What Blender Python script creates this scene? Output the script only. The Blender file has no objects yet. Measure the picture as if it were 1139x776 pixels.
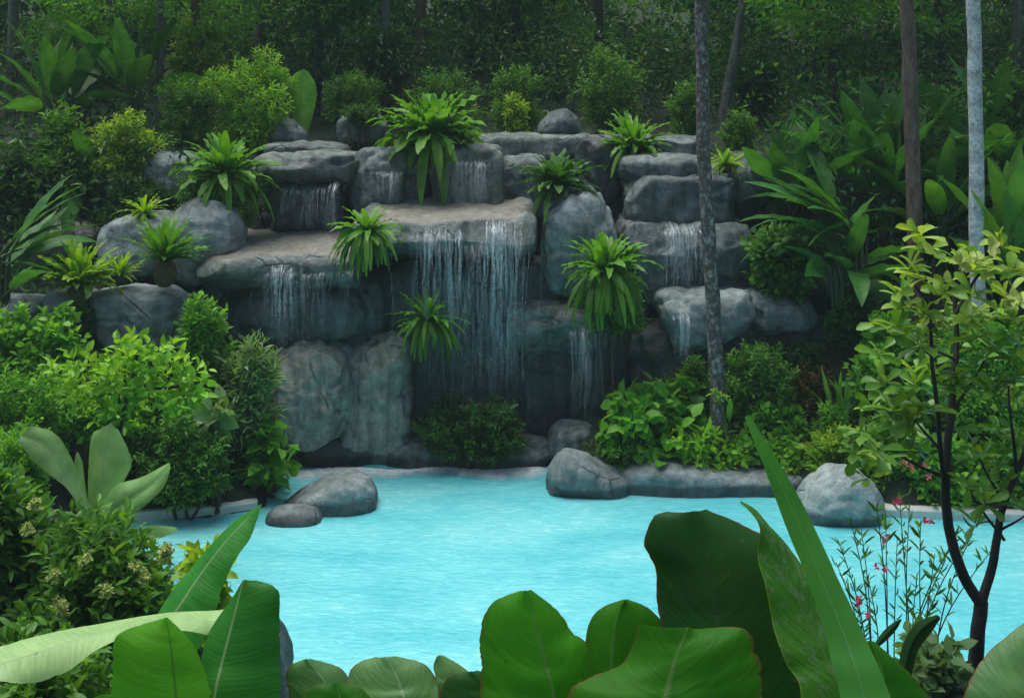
import bpy, bmesh, math, random
import numpy as np
from mathutils import Vector, noise as mnoise

R = math.radians
SC = bpy.context.scene
COL = SC.collection
F = 1200.0          # focal length in photograph pixels (photo 1139 x 776)
CX, HY, H = 569.5, 110.0, 5.0   # principal column, horizon row, camera height above the water

def W(x, y, d):
    return np.array([(x - CX) * d / F, d, H - (y - HY) * d / F])

def px(d):
    return d / F

# ------------------------------------------------------------------ objects
def link(o, parent=None):
    COL.objects.link(o)
    if parent is not None:
        o.parent = parent
    return o

def tag(o, label=None, cat=None, group=None, kind=None):
    if label: o['label'] = label
    if cat: o['category'] = cat
    if group: o['group'] = group
    if kind: o['kind'] = kind
    return o

def thing(name, label, cat, loc, group=None):
    o = bpy.data.objects.new(name, None)
    o.empty_display_size = 0.2
    o.location = [float(v) for v in loc]
    link(o)
    return tag(o, label, cat, group)

def mesh_obj(name, verts, faces, mat, parent=None, origin=(0, 0, 0), smooth=True, attrs=None, uv=None, corner=None):
    """verts (n,3) world; faces list of index arrays grouped by size: list of (m,k) arrays"""
    verts = np.asarray(verts, dtype=np.float64) - np.asarray(origin, dtype=np.float64)
    me = bpy.data.meshes.new(name)
    me.vertices.add(len(verts))
    me.vertices.foreach_set('co', verts.ravel())
    loops = np.concatenate([np.asarray(f, dtype=np.int32).ravel() for f in faces])
    sizes = np.concatenate([np.full(len(f), np.asarray(f).shape[1], dtype=np.int32) for f in faces])
    starts = np.concatenate([[0], np.cumsum(sizes)[:-1]]).astype(np.int32)
    me.loops.add(len(loops))
    me.loops.foreach_set('vertex_index', loops)
    me.polygons.add(len(sizes))
    me.polygons.foreach_set('loop_start', starts)
    me.polygons.foreach_set('loop_total', sizes)
    me.polygons.foreach_set('use_smooth', np.full(len(sizes), smooth, dtype=bool))
    if uv is not None:
        l = me.uv_layers.new(name='UVMap')
        l.data.foreach_set('uv', np.asarray(uv)[loops].astype(np.float32).ravel())
    if attrs:
        for k, v in attrs.items():
            a = me.attributes.new(k, 'FLOAT', 'POINT')
            a.data.foreach_set('value', np.asarray(v, dtype=np.float32))
    me.update(calc_edges=True)
    me.validate()
    me.materials.append(mat)
    o = bpy.data.objects.new(name, me)
    o.location = [float(v) for v in origin] if parent is None else (0, 0, 0)
    link(o, parent)
    return o

# ------------------------------------------------------------------ materials
def new_mat(name):
    m = bpy.data.materials.new(name)
    m.use_nodes = True
    nt = m.node_tree
    nt.nodes.clear()
    out = nt.nodes.new('ShaderNodeOutputMaterial')
    return m, nt, out

def N(nt, t, **kw):
    n = nt.nodes.new(t)
    for k, v in kw.items():
        if k.startswith('_'):
            setattr(n, k[1:], v)
        else:
            key = k.replace('__', ' ')
            s = n.inputs[int(key[1:])] if key[0] == 'i' and key[1:].isdigit() else n.inputs[key]
            if isinstance(v, bpy.types.NodeSocket):
                nt.links.new(v, s)
            else:
                s.default_value = v
    return n

def M2(nt, op, a, b=None, clamp=False):
    n = nt.nodes.new('ShaderNodeMath'); n.operation = op; n.use_clamp = clamp
    for i, v in enumerate((a, b)):
        if v is None: continue
        if isinstance(v, bpy.types.NodeSocket): nt.links.new(v, n.inputs[i])
        else: n.inputs[i].default_value = v
    return n.outputs[0]

def mixc(nt, fac, a, b, mode='MIX'):
    n = nt.nodes.new('ShaderNodeMix'); n.data_type = 'RGBA'; n.blend_type = mode
    for s, v in ((n.inputs[0], fac), (n.inputs[6], a), (n.inputs[7], b)):
        if isinstance(v, bpy.types.NodeSocket): nt.links.new(v, s)
        else: s.default_value = v if isinstance(v, (int, float)) else (*v, 1)
    return n.outputs[2]

def ramp(nt, fac, stops):
    n = nt.nodes.new('ShaderNodeValToRGB')
    nt.links.new(fac, n.inputs[0])
    e = n.color_ramp.elements
    e[0].position, e[0].color = stops[0][0], (*stops[0][1], 1)
    e[1].position, e[1].color = stops[-1][0], (*stops[-1][1], 1)
    for p, c in stops[1:-1]:
        x = e.new(p); x.color = (*c, 1)
    return n.outputs[0]

def g(v):
    return (v, v, v)

def pos_scaled(nt, s):
    geo = N(nt, 'ShaderNodeNewGeometry')
    mp = N(nt, 'ShaderNodeMapping', Vector=geo.outputs['Position'])
    mp.inputs['Scale'].default_value = s
    return mp.outputs[0]

def noise_tex(nt, vec, scale, detail=4, rough=.55, dist=0):
    n = N(nt, 'ShaderNodeTexNoise', Vector=vec, Scale=scale, Detail=detail, Roughness=rough, Distortion=dist)
    return n.outputs['Fac']

def rock_mat(name, c0, c1, c2, moss=.15, rough=.5, streak=.5):
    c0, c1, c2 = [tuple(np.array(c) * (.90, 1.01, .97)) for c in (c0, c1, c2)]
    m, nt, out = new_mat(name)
    p = pos_scaled(nt, (1, 1, 1))
    n1 = noise_tex(nt, p, 1.3, 5, .6)
    n2 = noise_tex(nt, p, 9, 6, .65)
    base = ramp(nt, n1, [(.32, c0), (.5, c1), (.68, c2)])
    fine = ramp(nt, n2, [(.3, g(.62)), (.7, g(1.25))])
    col = mixc(nt, 1.0, base, fine, 'MULTIPLY')
    # mineral drip stains run down the faces
    st = noise_tex(nt, pos_scaled(nt, (7, 7, .55)), 1.0, 4, .6)
    stm = ramp(nt, st, [(.42, g(1.0)), (.62, g(1 - streak))])
    col = mixc(nt, 1.0, col, stm, 'MULTIPLY')
    ms = noise_tex(nt, p, 2.3, 5, .7)
    mm = ramp(nt, ms, [(.55, g(0)), (.72, g(moss))])
    col = mixc(nt, mm, col, (.035, .06, .028))
    # small dark pits and pale lichen specks
    v = N(nt, 'ShaderNodeTexVoronoi', Vector=p, Scale=26.0)
    pit = ramp(nt, v.outputs['Distance'], [(.05, g(.6)), (.22, g(1))])
    col = mixc(nt, .6, col, mixc(nt, 1.0, col, pit, 'MULTIPLY'))
    wv = mixc(nt, .12, p, N(nt, 'ShaderNodeTexNoise', Vector=p, Scale=2.2, Detail=4).outputs['Color'], 'ADD')
    ck = N(nt, 'ShaderNodeTexVoronoi', Vector=wv, Scale=1.15, _feature='DISTANCE_TO_EDGE').outputs['Distance']
    cm = M2(nt, 'MAXIMUM', ramp(nt, ck, [(.0, g(0)), (.022, g(1))]), ramp(nt, noise_tex(nt, p, 1.7, 3), [(.38, g(0)), (.47, g(1))]))
    col = mixc(nt, 1.0, col, mixc(nt, cm, g(.5), g(1.0)), 'MULTIPLY')
    grain = noise_tex(nt, p, 70, 3, .7)
    col = mixc(nt, 1.0, col, ramp(nt, grain, [(.3, g(.78)), (.7, g(1.2))]), 'MULTIPLY')
    sa = N(nt, 'ShaderNodeAttribute', _attribute_name='sand')
    col = mixc(nt, M2(nt, 'MULTIPLY', sa.outputs['Fac'], .85), col, mixc(nt, 1.0, (.25, .24, .20), fine, 'MULTIPLY'))
    zz = N(nt, 'ShaderNodeSeparateXYZ', Vector=p).outputs[2]
    wet = ramp(nt, M2(nt, 'SUBTRACT', zz, M2(nt, 'MULTIPLY', n1, .22)), [(0.0, g(.38)), (.05, g(1.0))])
    col = mixc(nt, 1.0, col, wet, 'MULTIPLY')
    h = M2(nt, 'ADD', M2(nt, 'MULTIPLY', n2, .7), M2(nt, 'MULTIPLY', noise_tex(nt, p, 38, 5, .7), .35))
    h = M2(nt, 'ADD', h, M2(nt, 'MULTIPLY', n1, .8))
    h = M2(nt, 'ADD', M2(nt, 'ADD', h, M2(nt, 'MULTIPLY', cm, .5)), M2(nt, 'MULTIPLY', grain, .18))
    b = N(nt, 'ShaderNodeBump', Strength=.65, Distance=.06, Height=h)
    rr = ramp(nt, n1, [(.3, g(rough - .15)), (.7, g(rough + .2))])
    pr = N(nt, 'ShaderNodeBsdfPrincipled', Base__Color=col, Roughness=rr, Normal=b.outputs[0])
    pr.inputs['Specular IOR Level'].default_value = .4
    nt.links.new(pr.outputs[0], out.inputs[0])
    return m

GAIN = np.array([1.42, 1.5, 1.0])
def leaf_mat(name, c0, c1, c2=None, rough=.45, trans=.35, spec=.28):
    """small leaves: tint attribute runs along c0..c2"""
    m, nt, out = new_mat(name)
    c0, c1, c2 = [tuple(np.array(c) * GAIN) for c in (c0, c1, c2 or c1)]
    a = N(nt, 'ShaderNodeAttribute', _attribute_name='tint')
    stops = [(0.0, c0), (.55, c1), (1.0, c2 or c1)]
    col = ramp(nt, a.outputs['Fac'], stops)
    col = mixc(nt, .5, col, ramp(nt, noise_tex(nt, pos_scaled(nt, (1, 1, 1)), 14, 3), [(.3, g(.7)), (.7, g(1.2))]), 'MULTIPLY')
    pr = N(nt, 'ShaderNodeBsdfPrincipled', Base__Color=col, Roughness=rough)
    pr.inputs['Specular IOR Level'].default_value = spec
    tc = mixc(nt, 1.0, col, (1.9, 1.7, .5), 'MULTIPLY')
    tr = N(nt, 'ShaderNodeBsdfTranslucent', Color=tc)
    mx = N(nt, 'ShaderNodeMixShader', i0=trans, i1=pr.outputs[0], i2=tr.outputs[0])
    nt.links.new(mx.outputs[0], out.inputs[0])
    return m

def blade_mat(name, c0, c1, rib=(.16, .26, .08), vein=60., slant=5., rough=.46, trans=.36, speck=0., edge=None, bump=.15, spec=.26, vc=.12, spots=.75):
    """big leaves with a UV: u across (0..1), v along in leaf lengths"""
    c0, c1 = tuple(np.array(c0) * GAIN), tuple(np.array(c1) * GAIN)
    m, nt, out = new_mat(name)
    uv = N(nt, 'ShaderNodeUVMap')
    sp = N(nt, 'ShaderNodeSeparateXYZ', Vector=uv.outputs[0])
    u, v = sp.outputs[0], sp.outputs[1]
    au = M2(nt, 'ABSOLUTE', M2(nt, 'SUBTRACT', u, .5))
    ph = M2(nt, 'SUBTRACT', M2(nt, 'MULTIPLY', v, vein), M2(nt, 'MULTIPLY', au, slant))
    nz = noise_tex(nt, pos_scaled(nt, (1, 1, 1)), 5, 4)
    ph = M2(nt, 'ADD', ph, M2(nt, 'MULTIPLY', nz, 1.2))
    cv = N(nt, 'ShaderNodeCombineXYZ', X=M2(nt, 'MULTIPLY', ph, .42), Y=M2(nt, 'MULTIPLY', au, 2.5))
    vn = ramp(nt, noise_tex(nt, cv.outputs[0], 1.0, 3, .6), [(.38, g(0)), (.66, g(1))])
    col = mixc(nt, ramp(nt, nz, [(.35, g(0)), (.65, g(1))]), c0, c1)
    col = mixc(nt, M2(nt, 'MULTIPLY', vn, vc), mixc(nt, 1.0, col, g(.8), 'MULTIPLY'), mixc(nt, 1.0, col, g(1.4), 'MULTIPLY'))
    a = N(nt, 'ShaderNodeAttribute', _attribute_name='tint')
    tf = ramp(nt, a.outputs['Fac'], [(0, g(.72)), (1, g(1.35))])
    col = mixc(nt, 1.0, col, tf, 'MULTIPLY')
    if speck:
        sn = noise_tex(nt, pos_scaled(nt, (1, 1, 1)), 30, 4, .7)
        col = mixc(nt, ramp(nt, sn, [(.5, g(0)), (.66, g(speck))]), col, (.16, .22, .13))
    if spots:
        sv = N(nt, 'ShaderNodeTexVoronoi', Vector=pos_scaled(nt, (1, 1, 1)), Scale=16.0)
        sm = M2(nt, 'MULTIPLY', ramp(nt, sv.outputs['Distance'], [(.07, g(1)), (.13, g(0))]), ramp(nt, noise_tex(nt, pos_scaled(nt, (1, 1, 1)), 7, 2), [(.54, g(0)), (.6, g(spots))]))
        col = mixc(nt, sm, col, (.10, .065, .02))
    if edge:
        en = M2(nt, 'ADD', au, M2(nt, 'MULTIPLY', M2(nt, 'SUBTRACT', noise_tex(nt, pos_scaled(nt, (1, 1, 1)), 22, 3), .5), .04))
        col = mixc(nt, ramp(nt, en, [(.475, g(0)), (.495, g(.85))]), col, edge)
    col = mixc(nt, ramp(nt, au, [(.008, g(.85)), (.022, g(0))]), col, rib)
    h = M2(nt, 'ADD', M2(nt, 'MULTIPLY', vn, .5), M2(nt, 'MULTIPLY', ramp(nt, au, [(.0, g(1)), (.03, g(0))]), .8))
    b = N(nt, 'ShaderNodeBump', Strength=bump, Distance=.012, Height=h)
    pr = N(nt, 'ShaderNodeBsdfPrincipled', Base__Color=col, Roughness=ramp(nt, nz, [(.3, g(rough - .14)), (.7, g(rough + .14))]), Normal=b.outputs[0])
    pr.inputs['Specular IOR Level'].default_value = spec
    tr = N(nt, 'ShaderNodeBsdfTranslucent', Color=mixc(nt, 1.0, col, (1.8, 1.7, .4), 'MULTIPLY'))
    mx = N(nt, 'ShaderNodeMixShader', i0=trans, i1=pr.outputs[0], i2=tr.outputs[0])
    nt.links.new(mx.outputs[0], out.inputs[0])
    return m

def bark_mat(name, c0, c1, c2, scale=(6, 6, 2), ring=0., bump=.6):
    m, nt, out = new_mat(name)
    n1 = noise_tex(nt, pos_scaled(nt, scale), 2.2, 5, .65)
    n2 = noise_tex(nt, pos_scaled(nt, (1, 1, 1)), 22, 5, .7)
    col = ramp(nt, n1, [(.35, c0), (.5, c1), (.66, c2)])
    col = mixc(nt, 1., col, ramp(nt, n2, [(.3, g(.65)), (.7, g(1.2))]), 'MULTIPLY')
    h = M2(nt, 'ADD', n1, M2(nt, 'MULTIPLY', n2, .5))
    if ring:
        geo = N(nt, 'ShaderNodeNewGeometry')
        z = N(nt, 'ShaderNodeSeparateXYZ', Vector=geo.outputs['Position']).outputs[2]
        rg = M2(nt, 'POWER', M2(nt, 'ABSOLUTE', M2(nt, 'SINE', M2(nt, 'ADD', M2(nt, 'MULTIPLY', z, ring), M2(nt, 'MULTIPLY', n1, 2.)))), 8.)
        col = mixc(nt, M2(nt, 'MULTIPLY', rg, .55), col, mixc(nt, 1., col, g(.45), 'MULTIPLY'))
        h = M2(nt, 'SUBTRACT', h, rg)
    b = N(nt, 'ShaderNodeBump', Strength=bump, Distance=.03, Height=h)
    pr = N(nt, 'ShaderNodeBsdfPrincipled', Base__Color=col, Roughness=.7, Normal=b.outputs[0])
    nt.links.new(pr.outputs[0], out.inputs[0])
    return m

def plain_mat(name, c, rough=.6, trans=0.):
    m, nt, out = new_mat(name)
    n = noise_tex(nt, pos_scaled(nt, (1, 1, 1)), 30, 4)
    col = mixc(nt, 1., c, ramp(nt, n, [(.3, g(.75)), (.7, g(1.15))]), 'MULTIPLY')
    pr = N(nt, 'ShaderNodeBsdfPrincipled', Base__Color=col, Roughness=rough)
    sh = pr.outputs[0]
    if trans:
        tr = N(nt, 'ShaderNodeBsdfTranslucent', Color=col)
        sh = N(nt, 'ShaderNodeMixShader', i0=trans, i1=sh, i2=tr.outputs[0]).outputs[0]
    nt.links.new(sh, out.inputs[0])
    return m

MAT = {}
MAT['rock'] = rock_mat('grey_rock', (.085, .102, .108), (.16, .18, .185), (.26, .28, .28), moss=.25)
MAT['rock_light'] = rock_mat('pale_rock', (.15, .17, .18), (.25, .28, .288), (.37, .40, .41), moss=.12, streak=.3)
MAT['rock_pale'] = rock_mat('bleached_rock', (.22, .24, .245), (.34, .37, .375), (.46, .49, .49), moss=.05, streak=.2)
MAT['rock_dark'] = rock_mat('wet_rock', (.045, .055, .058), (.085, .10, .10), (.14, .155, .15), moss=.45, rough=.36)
MAT['rock_ledge'] = rock_mat('ledge_rock', (.12, .135, .135), (.20, .215, .205), (.30, .31, .285), moss=.22, rough=.42)
MAT['rock_warm'] = rock_mat('brown_rock', (.26, .235, .20), (.40, .37, .32), (.50, .465, .40), moss=.2, rough=.42)

MAT['bright'] = leaf_mat('bright_leaf', (.035, .11, .016), (.085, .23, .028), (.16, .33, .045))
MAT['mid'] = leaf_mat('green_leaf', (.02, .07, .016), (.05, .14, .026), (.11, .23, .04))
MAT['dark'] = leaf_mat('dark_leaf', (.012, .042, .016), (.028, .08, .024), (.06, .13, .035))
MAT['forest'] = leaf_mat('forest_leaf', (.016, .062, .028), (.036, .125, .044), (.085, .21, .06), trans=.35, spec=.12)
MAT['yellow'] = leaf_mat('yellow_green_leaf', (.06, .14, .015), (.15, .26, .025), (.28, .38, .05))
MAT['grey'] = leaf_mat('grey_green_leaf', (.05, .10, .06), (.10, .18, .10), (.2, .3, .19))
MAT['red'] = leaf_mat('bronze_leaf', (.03, .06, .02), (.06, .07, .025), (.16, .07, .03))
MAT['tree_leaf'] = leaf_mat('obovate_leaf', (.04, .11, .022), (.11, .21, .04), (.26, .34, .09), rough=.33)
MAT['lime'] = leaf_mat('lime_leaf', (.07, .17, .02), (.14, .29, .03), (.24, .40, .06))

MAT['fern'] = blade_mat('fern_frond', (.055, .16, .018), (.10, .24, .026), rib=(.10, .13, .04), vein=90, slant=2, trans=.3)
MAT['fern_yellow'] = blade_mat('yellow_fern_frond', (.11, .24, .018), (.20, .33, .03), rib=(.2, .25, .06), vein=90, slant=2, trans=.32)
MAT['fern_dark'] = blade_mat('dark_fern_frond', (.024, .085, .016), (.05, .14, .022), rib=(.05, .08, .03), vein=90, slant=2, trans=.25)
MAT['dead'] = plain_mat('dead_frond', (.13, .10, .045), .8, .2)
MAT['paddle'] = blade_mat('paddle_leaf', (.026, .105, .03), (.06, .17, .04), vein=110, slant=8, trans=.28, rib=(.1, .17, .07))
MAT['paddle_light'] = blade_mat('pale_paddle_leaf', (.07, .19, .03), (.12, .27, .04), vein=110, slant=8, trans=.3)
MAT['glaucous'] = blade_mat('glaucous_leaf', (.12, .22, .11), (.20, .31, .17), vein=50, slant=10, trans=.25, rib=(.24, .34, .2), edge=(.18, .25, .04))
MAT['ban_dark'] = blade_mat('banana_leaf_dark', (.014, .10, .016), (.026, .14, .024), rib=(.2, .3, .14), vein=210, slant=10, vc=.3, trans=.28, rough=.42, spec=.14)
MAT['ban_light'] = blade_mat('banana_leaf_light', (.045, .19, .012), (.07, .24, .016), rib=(.05, .15, .02), vein=220, slant=10, vc=.25, trans=.5, rough=.45, spec=.14)
MAT['ban_pale'] = blade_mat('banana_leaf_pale', (.20, .32, .18), (.27, .39, .22), rib=(.3, .42, .2), vein=210, slant=10, vc=.3, trans=.2, rough=.45)
MAT['broad'] = blade_mat('broad_leaf', (.020, .12, .006), (.036, .16, .008), rib=(.10, .21, .06), vein=52, slant=22, vc=.22, trans=.45, rough=.5, edge=(.12, .09, .02), bump=.2, spec=.14)
MAT['broad_dark'] = blade_mat('dark_broad_leaf', (.009, .042, .010), (.014, .056, .012), rib=(.02, .07, .02), vein=52, slant=22, vc=.22, trans=.25, rough=.6, edge=(.10, .04, .025), bump=.2, spec=.14)
MAT['broad_grey'] = blade_mat('greyed_broad_leaf', (.055, .135, .06), (.085, .175, .075), rib=(.2, .3, .15), vein=52, slant=22, vc=.22, trans=.25, rough=.45, edge=(.16, .10, .03), bump=.2)
MAT['wavy'] = blade_mat('speckled_wavy_leaf', (.025, .11, .012), (.05, .16, .02), rib=(.10, .2, .06), vein=40, slant=14, trans=.3, speck=.7, edge=(.17, .30, .03), bump=.4, spec=.14)
MAT['strap'] = blade_mat('strap_leaf', (.05, .19, .055), (.075, .25, .075), rib=(.16, .34, .16), vein=0, slant=60, vc=.05, trans=.3, rough=.35, bump=.25, spec=.14)

MAT['bark_palm'] = bark_mat('mottled_palm_bark', (.05, .04, .035), (.095, .075, .065), (.33, .315, .30), scale=(9, 9, 7), ring=0)
MAT['bark_white'] = bark_mat('white_bark', (.36, .36, .36), (.60, .60, .59), (.74, .73, .72), scale=(9, 9, 9), ring=9, bump=.15)
MAT['bark_brown'] = bark_mat('brown_bark', (.075, .045, .032), (.14, .088, .062), (.21, .145, .105))
MAT['bark_grey'] = bark_mat('grey_bark', (.07, .075, .065), (.12, .125, .11), (.19, .19, .17))
MAT['bark_dark'] = bark_mat('dark_bark', (.014, .012, .011), (.026, .022, .019), (.05, .042, .035))
MAT['stem'] = plain_mat('green_stem', (.05, .10, .03), .6)
MAT['twig'] = plain_mat('brown_twig', (.06, .045, .03), .8)
MAT['pink'] = plain_mat('pink_petal', (.75, .07, .22), .5, .3)
MAT['salmon'] = plain_mat('salmon_petal', (.75, .22, .22), .5, .3)
MAT['cream'] = plain_mat('cream_flower', (.40, .50, .12), .6, .3)
MAT['redflower'] = plain_mat('red_flower', (.45, .02, .03), .5, .2)
MAT['root'] = plain_mat('root_fibre', (.10, .085, .04), .9)

def coping_material():
    m, nt, out = new_mat('cream_coping')
    p = pos_scaled(nt, (1, 1, 1))
    col = ramp(nt, noise_tex(nt, p, 6, 5), [(.3, (.50, .50, .46)), (.7, (.68, .67, .62))])
    b = N(nt, 'ShaderNodeBump', Strength=.3, Distance=.01, Height=noise_tex(nt, p, 40, 4))
    pr = N(nt, 'ShaderNodeBsdfPrincipled', Base__Color=col, Roughness=.6, Normal=b.outputs[0])
    nt.links.new(pr.outputs[0], out.inputs[0])
    return m
MAT['coping'] = coping_material()

def water_material():
    m, nt, out = new_mat('turquoise_pool_water')
    big = noise_tex(nt, pos_scaled(nt, (.35, .9, 1)), 1.1, 4, .5, .6)
    mid = noise_tex(nt, pos_scaled(nt, (3.2, 8, 1)), 1.7, 5, .65, .5)
    col = ramp(nt, big, [(.35, (.10, .52, .575)), (.50, (.15, .60, .635)), (.66, (.22, .66, .68))])
    ripple_glint = ramp(nt, mid, [(.38, (.80, .88, .90)), (.55, g(1.0)), (.66, (1.5, 1.12, 1.1))])  # ripple highlights and darker troughs painted into the water colour
    col = mixc(nt, .8, col, ripple_glint, 'MULTIPLY')
    f1 = noise_tex(nt, pos_scaled(nt, (3, 9, 1)), 2.2, 4, .6, .4)
    f2 = noise_tex(nt, pos_scaled(nt, (14, 30, 1)), 1.5, 3, .6, .2)
    h = M2(nt, 'ADD', f1, M2(nt, 'MULTIPLY', f2, .35))
    b = N(nt, 'ShaderNodeBump', Strength=.5, Distance=.05, Height=h)
    pr = N(nt, 'ShaderNodeBsdfPrincipled', Base__Color=col, Roughness=.12, Normal=b.outputs[0], IOR=1.33)
    nt.links.new(pr.outputs[0], out.inputs[0])
    return m
MAT['water'] = water_material()

def fall_material(name, amax):
    m, nt, out = new_mat(name)
    n = noise_tex(nt, pos_scaled(nt, (20, 20, 7)), 1.6, 4, .7)
    al = ramp(nt, n, [(.38, g(.05)), (.62, g(amax))])
    pr = N(nt, 'ShaderNodeBsdfPrincipled', Roughness=.25, Alpha=al)
    pr.inputs['Base Color'].default_value = (.82, .9, .92, 1)
    nt.links.new(pr.outputs[0], out.inputs[0])
    return m
MAT['fall'] = fall_material('falling_water', .45)
MAT['fall_thin'] = fall_material('thin_falling_water', .24)

def sheet_material():
    m, nt, out = new_mat('broken_sheet_of_water')
    n1 = noise_tex(nt, pos_scaled(nt, (26, 6, 1.3)), 1.0, 4, .65, .3)
    n2 = noise_tex(nt, pos_scaled(nt, (34, 20, 15)), 1.0, 4, .7)
    fd = N(nt, 'ShaderNodeAttribute', _attribute_name='fade').outputs['Fac']
    al = M2(nt, 'MULTIPLY', ramp(nt, n1, [(.43, g(0)), (.66, g(1.0))]), ramp(nt, n2, [(.36, g(.18)), (.62, g(1))]))
    al = M2(nt, 'MULTIPLY', al, fd, True)
    pr = N(nt, 'ShaderNodeBsdfPrincipled', Roughness=.3, Alpha=al)
    pr.inputs['Base Color'].default_value = (.84, .92, .94, 1)
    nt.links.new(pr.outputs[0], out.inputs[0])
    return m
MAT['sheet'] = sheet_material()

def foam_material():
    m, nt, out = new_mat('white_foam')
    n = noise_tex(nt, pos_scaled(nt, (5, 14, 1)), 1.6, 5, .7, .4)
    fd = N(nt, 'ShaderNodeAttribute', _attribute_name='fade').outputs['Fac']
    al = M2(nt, 'MULTIPLY', ramp(nt, n, [(.28, g(.35)), (.6, g(1))]), fd)
    pr = N(nt, 'ShaderNodeBsdfPrincipled', Roughness=.6, Alpha=al)
    pr.inputs['Base Color'].default_value = (.85, .92, .92, 1)
    nt.links.new(pr.outputs[0], out.inputs[0])
    return m
MAT['foam'] = foam_material()

def ground_material():
    m, nt, out = new_mat('damp_soil_and_creepers')
    p = pos_scaled(nt, (1, 1, 1))
    n1 = noise_tex(nt, p, 1.2, 5, .6)
    n2 = noise_tex(nt, p, 16, 5, .7)
    col = ramp(nt, n1, [(.35, (.016, .018, .010)), (.5, (.014, .032, .012)), (.65, (.022, .05, .016))])
    col = mixc(nt, 1., col, ramp(nt, n2, [(.3, g(.5)), (.7, g(1.4))]), 'MULTIPLY')
    b = N(nt, 'ShaderNodeBump', Strength=.8, Distance=.08, Height=n2)
    pr = N(nt, 'ShaderNodeBsdfPrincipled', Base__Color=col, Roughness=.85, Normal=b.outputs[0])
    nt.links.new(pr.outputs[0], out.inputs[0])
    return m
MAT['ground'] = ground_material()

# ------------------------------------------------------------------ pool outline and terrain
POOL = np.array([(-2.3, 7.7), (0, 7.5), (3, 7.5), (9.5, 7.7), (9.8, 12.4), (7.6, 12.7), (6.0, 12.8), (4.55, 12.95),
                 (3.95, 13.3), (3.3, 13.75), (2.0, 13.8), (.9, 13.8), (.66, 14.2), (.6, 15.4), (-.5, 15.5), (-1.6, 15.5), (-3.05, 15.4),
                 (-3.2, 13.9), (-3.05, 13.2), (-3.6, 12.95), (-4.5, 12.8), (-4.75, 12.3), (-4.1, 11.8), (-3.55, 11.2), (-3.15, 10.0), (-2.7, 8.6)])

def pool_sd(X, Y):
    X = np.asarray(X, float); Y = np.asarray(Y, float)
    best = np.full(X.shape, 1e9); inside = np.zeros(X.shape, bool)
    n = len(POOL)
    for i in range(n):
        a, b = POOL[i], POOL[(i + 1) % n]
        e = b - a
        t = np.clip(((X - a[0]) * e[0] + (Y - a[1]) * e[1]) / (e @ e), 0, 1)
        dd = np.hypot(X - a[0] - t * e[0], Y - a[1] - t * e[1])
        best = np.minimum(best, dd)
        c = ((a[1] > Y) != (b[1] > Y)) & (X < (b[0] - a[0]) * (Y - a[1]) / (b[1] - a[1] + 1e-12) + a[0])
        inside ^= c
    return np.where(inside, -best, best)

def sstep(a, b, x):
    t = np.clip((x - a) / (b - a), 0, 1)
    return t * t * (3 - 2 * t)

def ground(X, Y):
    X = np.asarray(X, float); Y = np.asarray(Y, float)
    sd = pool_sd(X, Y)
    near = .25 + .55 * np.clip(7.7 - Y, 0, 5.7) * sstep(-30, 0, 0 * X)
    near = np.where(Y < 9, near, .25)
    mound = .55 * np.exp(-((X - 2.8) ** 2 / 1.2 + (Y - 5.9) ** 2 / 1.5))
    left = np.where(X < -2, np.clip(sd * .5, 0, 1.2), 0) * sstep(15, 13, Y) * sstep(3, 6, Y)
    far = np.interp(Y, [12.5, 13.3, 14.3, 15.4, 16.5, 17.5, 20, 28, 50, 130], [.1, .45, .9, 1.9, 3.2, 3.95, 4.3, 5.6, 15, 40])
    mid = np.interp(Y, [12.5, 13.6, 14.4, 15.6, 16.7, 17.2, 17.7, 20, 28, 50, 130], [.1, .12, .4, .5, .7, 2.4, 3.9, 4.3, 5.6, 15, 40])
    wm = sstep(-3.9, -3.3, X) * sstep(4.5, 3.7, X)
    far = far * (1 - wm) + mid * wm
    h = np.maximum.reduce([near, far, left]) + mound
    h = h * sstep(0, .5, sd) + .12 * sstep(-.02, .06, sd)
    return np.where(sd < 0, -1.1 * sstep(0, -.7, sd), h)

def gz(x, d):
    X = (x - CX) * d / F
    return np.array([X, d, float(ground(X, d)) - .03])

def build_terrain():
    xs = np.concatenate([np.linspace(-140, -22, 14)[:-1], np.linspace(-22, -10, 25)[:-1], np.linspace(-10, 10, 161)[:-1], np.linspace(10, 22, 25)[:-1], np.linspace(22, 140, 14)])
    ys = np.concatenate([np.linspace(-60, 0, 13)[:-1], np.linspace(0, 21, 169)[:-1], np.linspace(21, 50, 30)[:-1], np.linspace(50, 140, 14)])
    X, Y = np.meshgrid(xs, ys)
    Z = ground(X, Y)
    rng = np.random.default_rng(3)
    Z = Z + np.where(pool_sd(X, Y) > .4, rng.normal(0, .025, Z.shape), 0)
    nx, ny = len(xs), len(ys)
    idx = np.arange(nx * ny).reshape(ny, nx)
    q = np.stack([idx[:-1, :-1], idx[:-1, 1:], idx[1:, 1:], idx[1:, :-1]], -1).reshape(-1, 4)
    o = mesh_obj('ground', np.stack([X, Y, Z], -1).reshape(-1, 3), [q], MAT['ground'])
    tag(o, kind='structure')
    # pool water, run a little under the bank
    c = POOL.mean(0)
    P2 = []
    n = len(POOL)
    for i in range(n):
        a, b, cc = POOL[i - 1], POOL[i], POOL[(i + 1) % n]
        t = cc - a; nn = np.array([t[1], -t[0]]) / np.linalg.norm(t)
        P2.append(b + nn * .04)
    v = np.array([(p[0], p[1], 0.0) for p in P2])
    w = mesh_obj('pool_water', v, [np.arange(n)[None, :]], MAT['water'], smooth=False)
    tag(w, kind='structure')
build_terrain()

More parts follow.
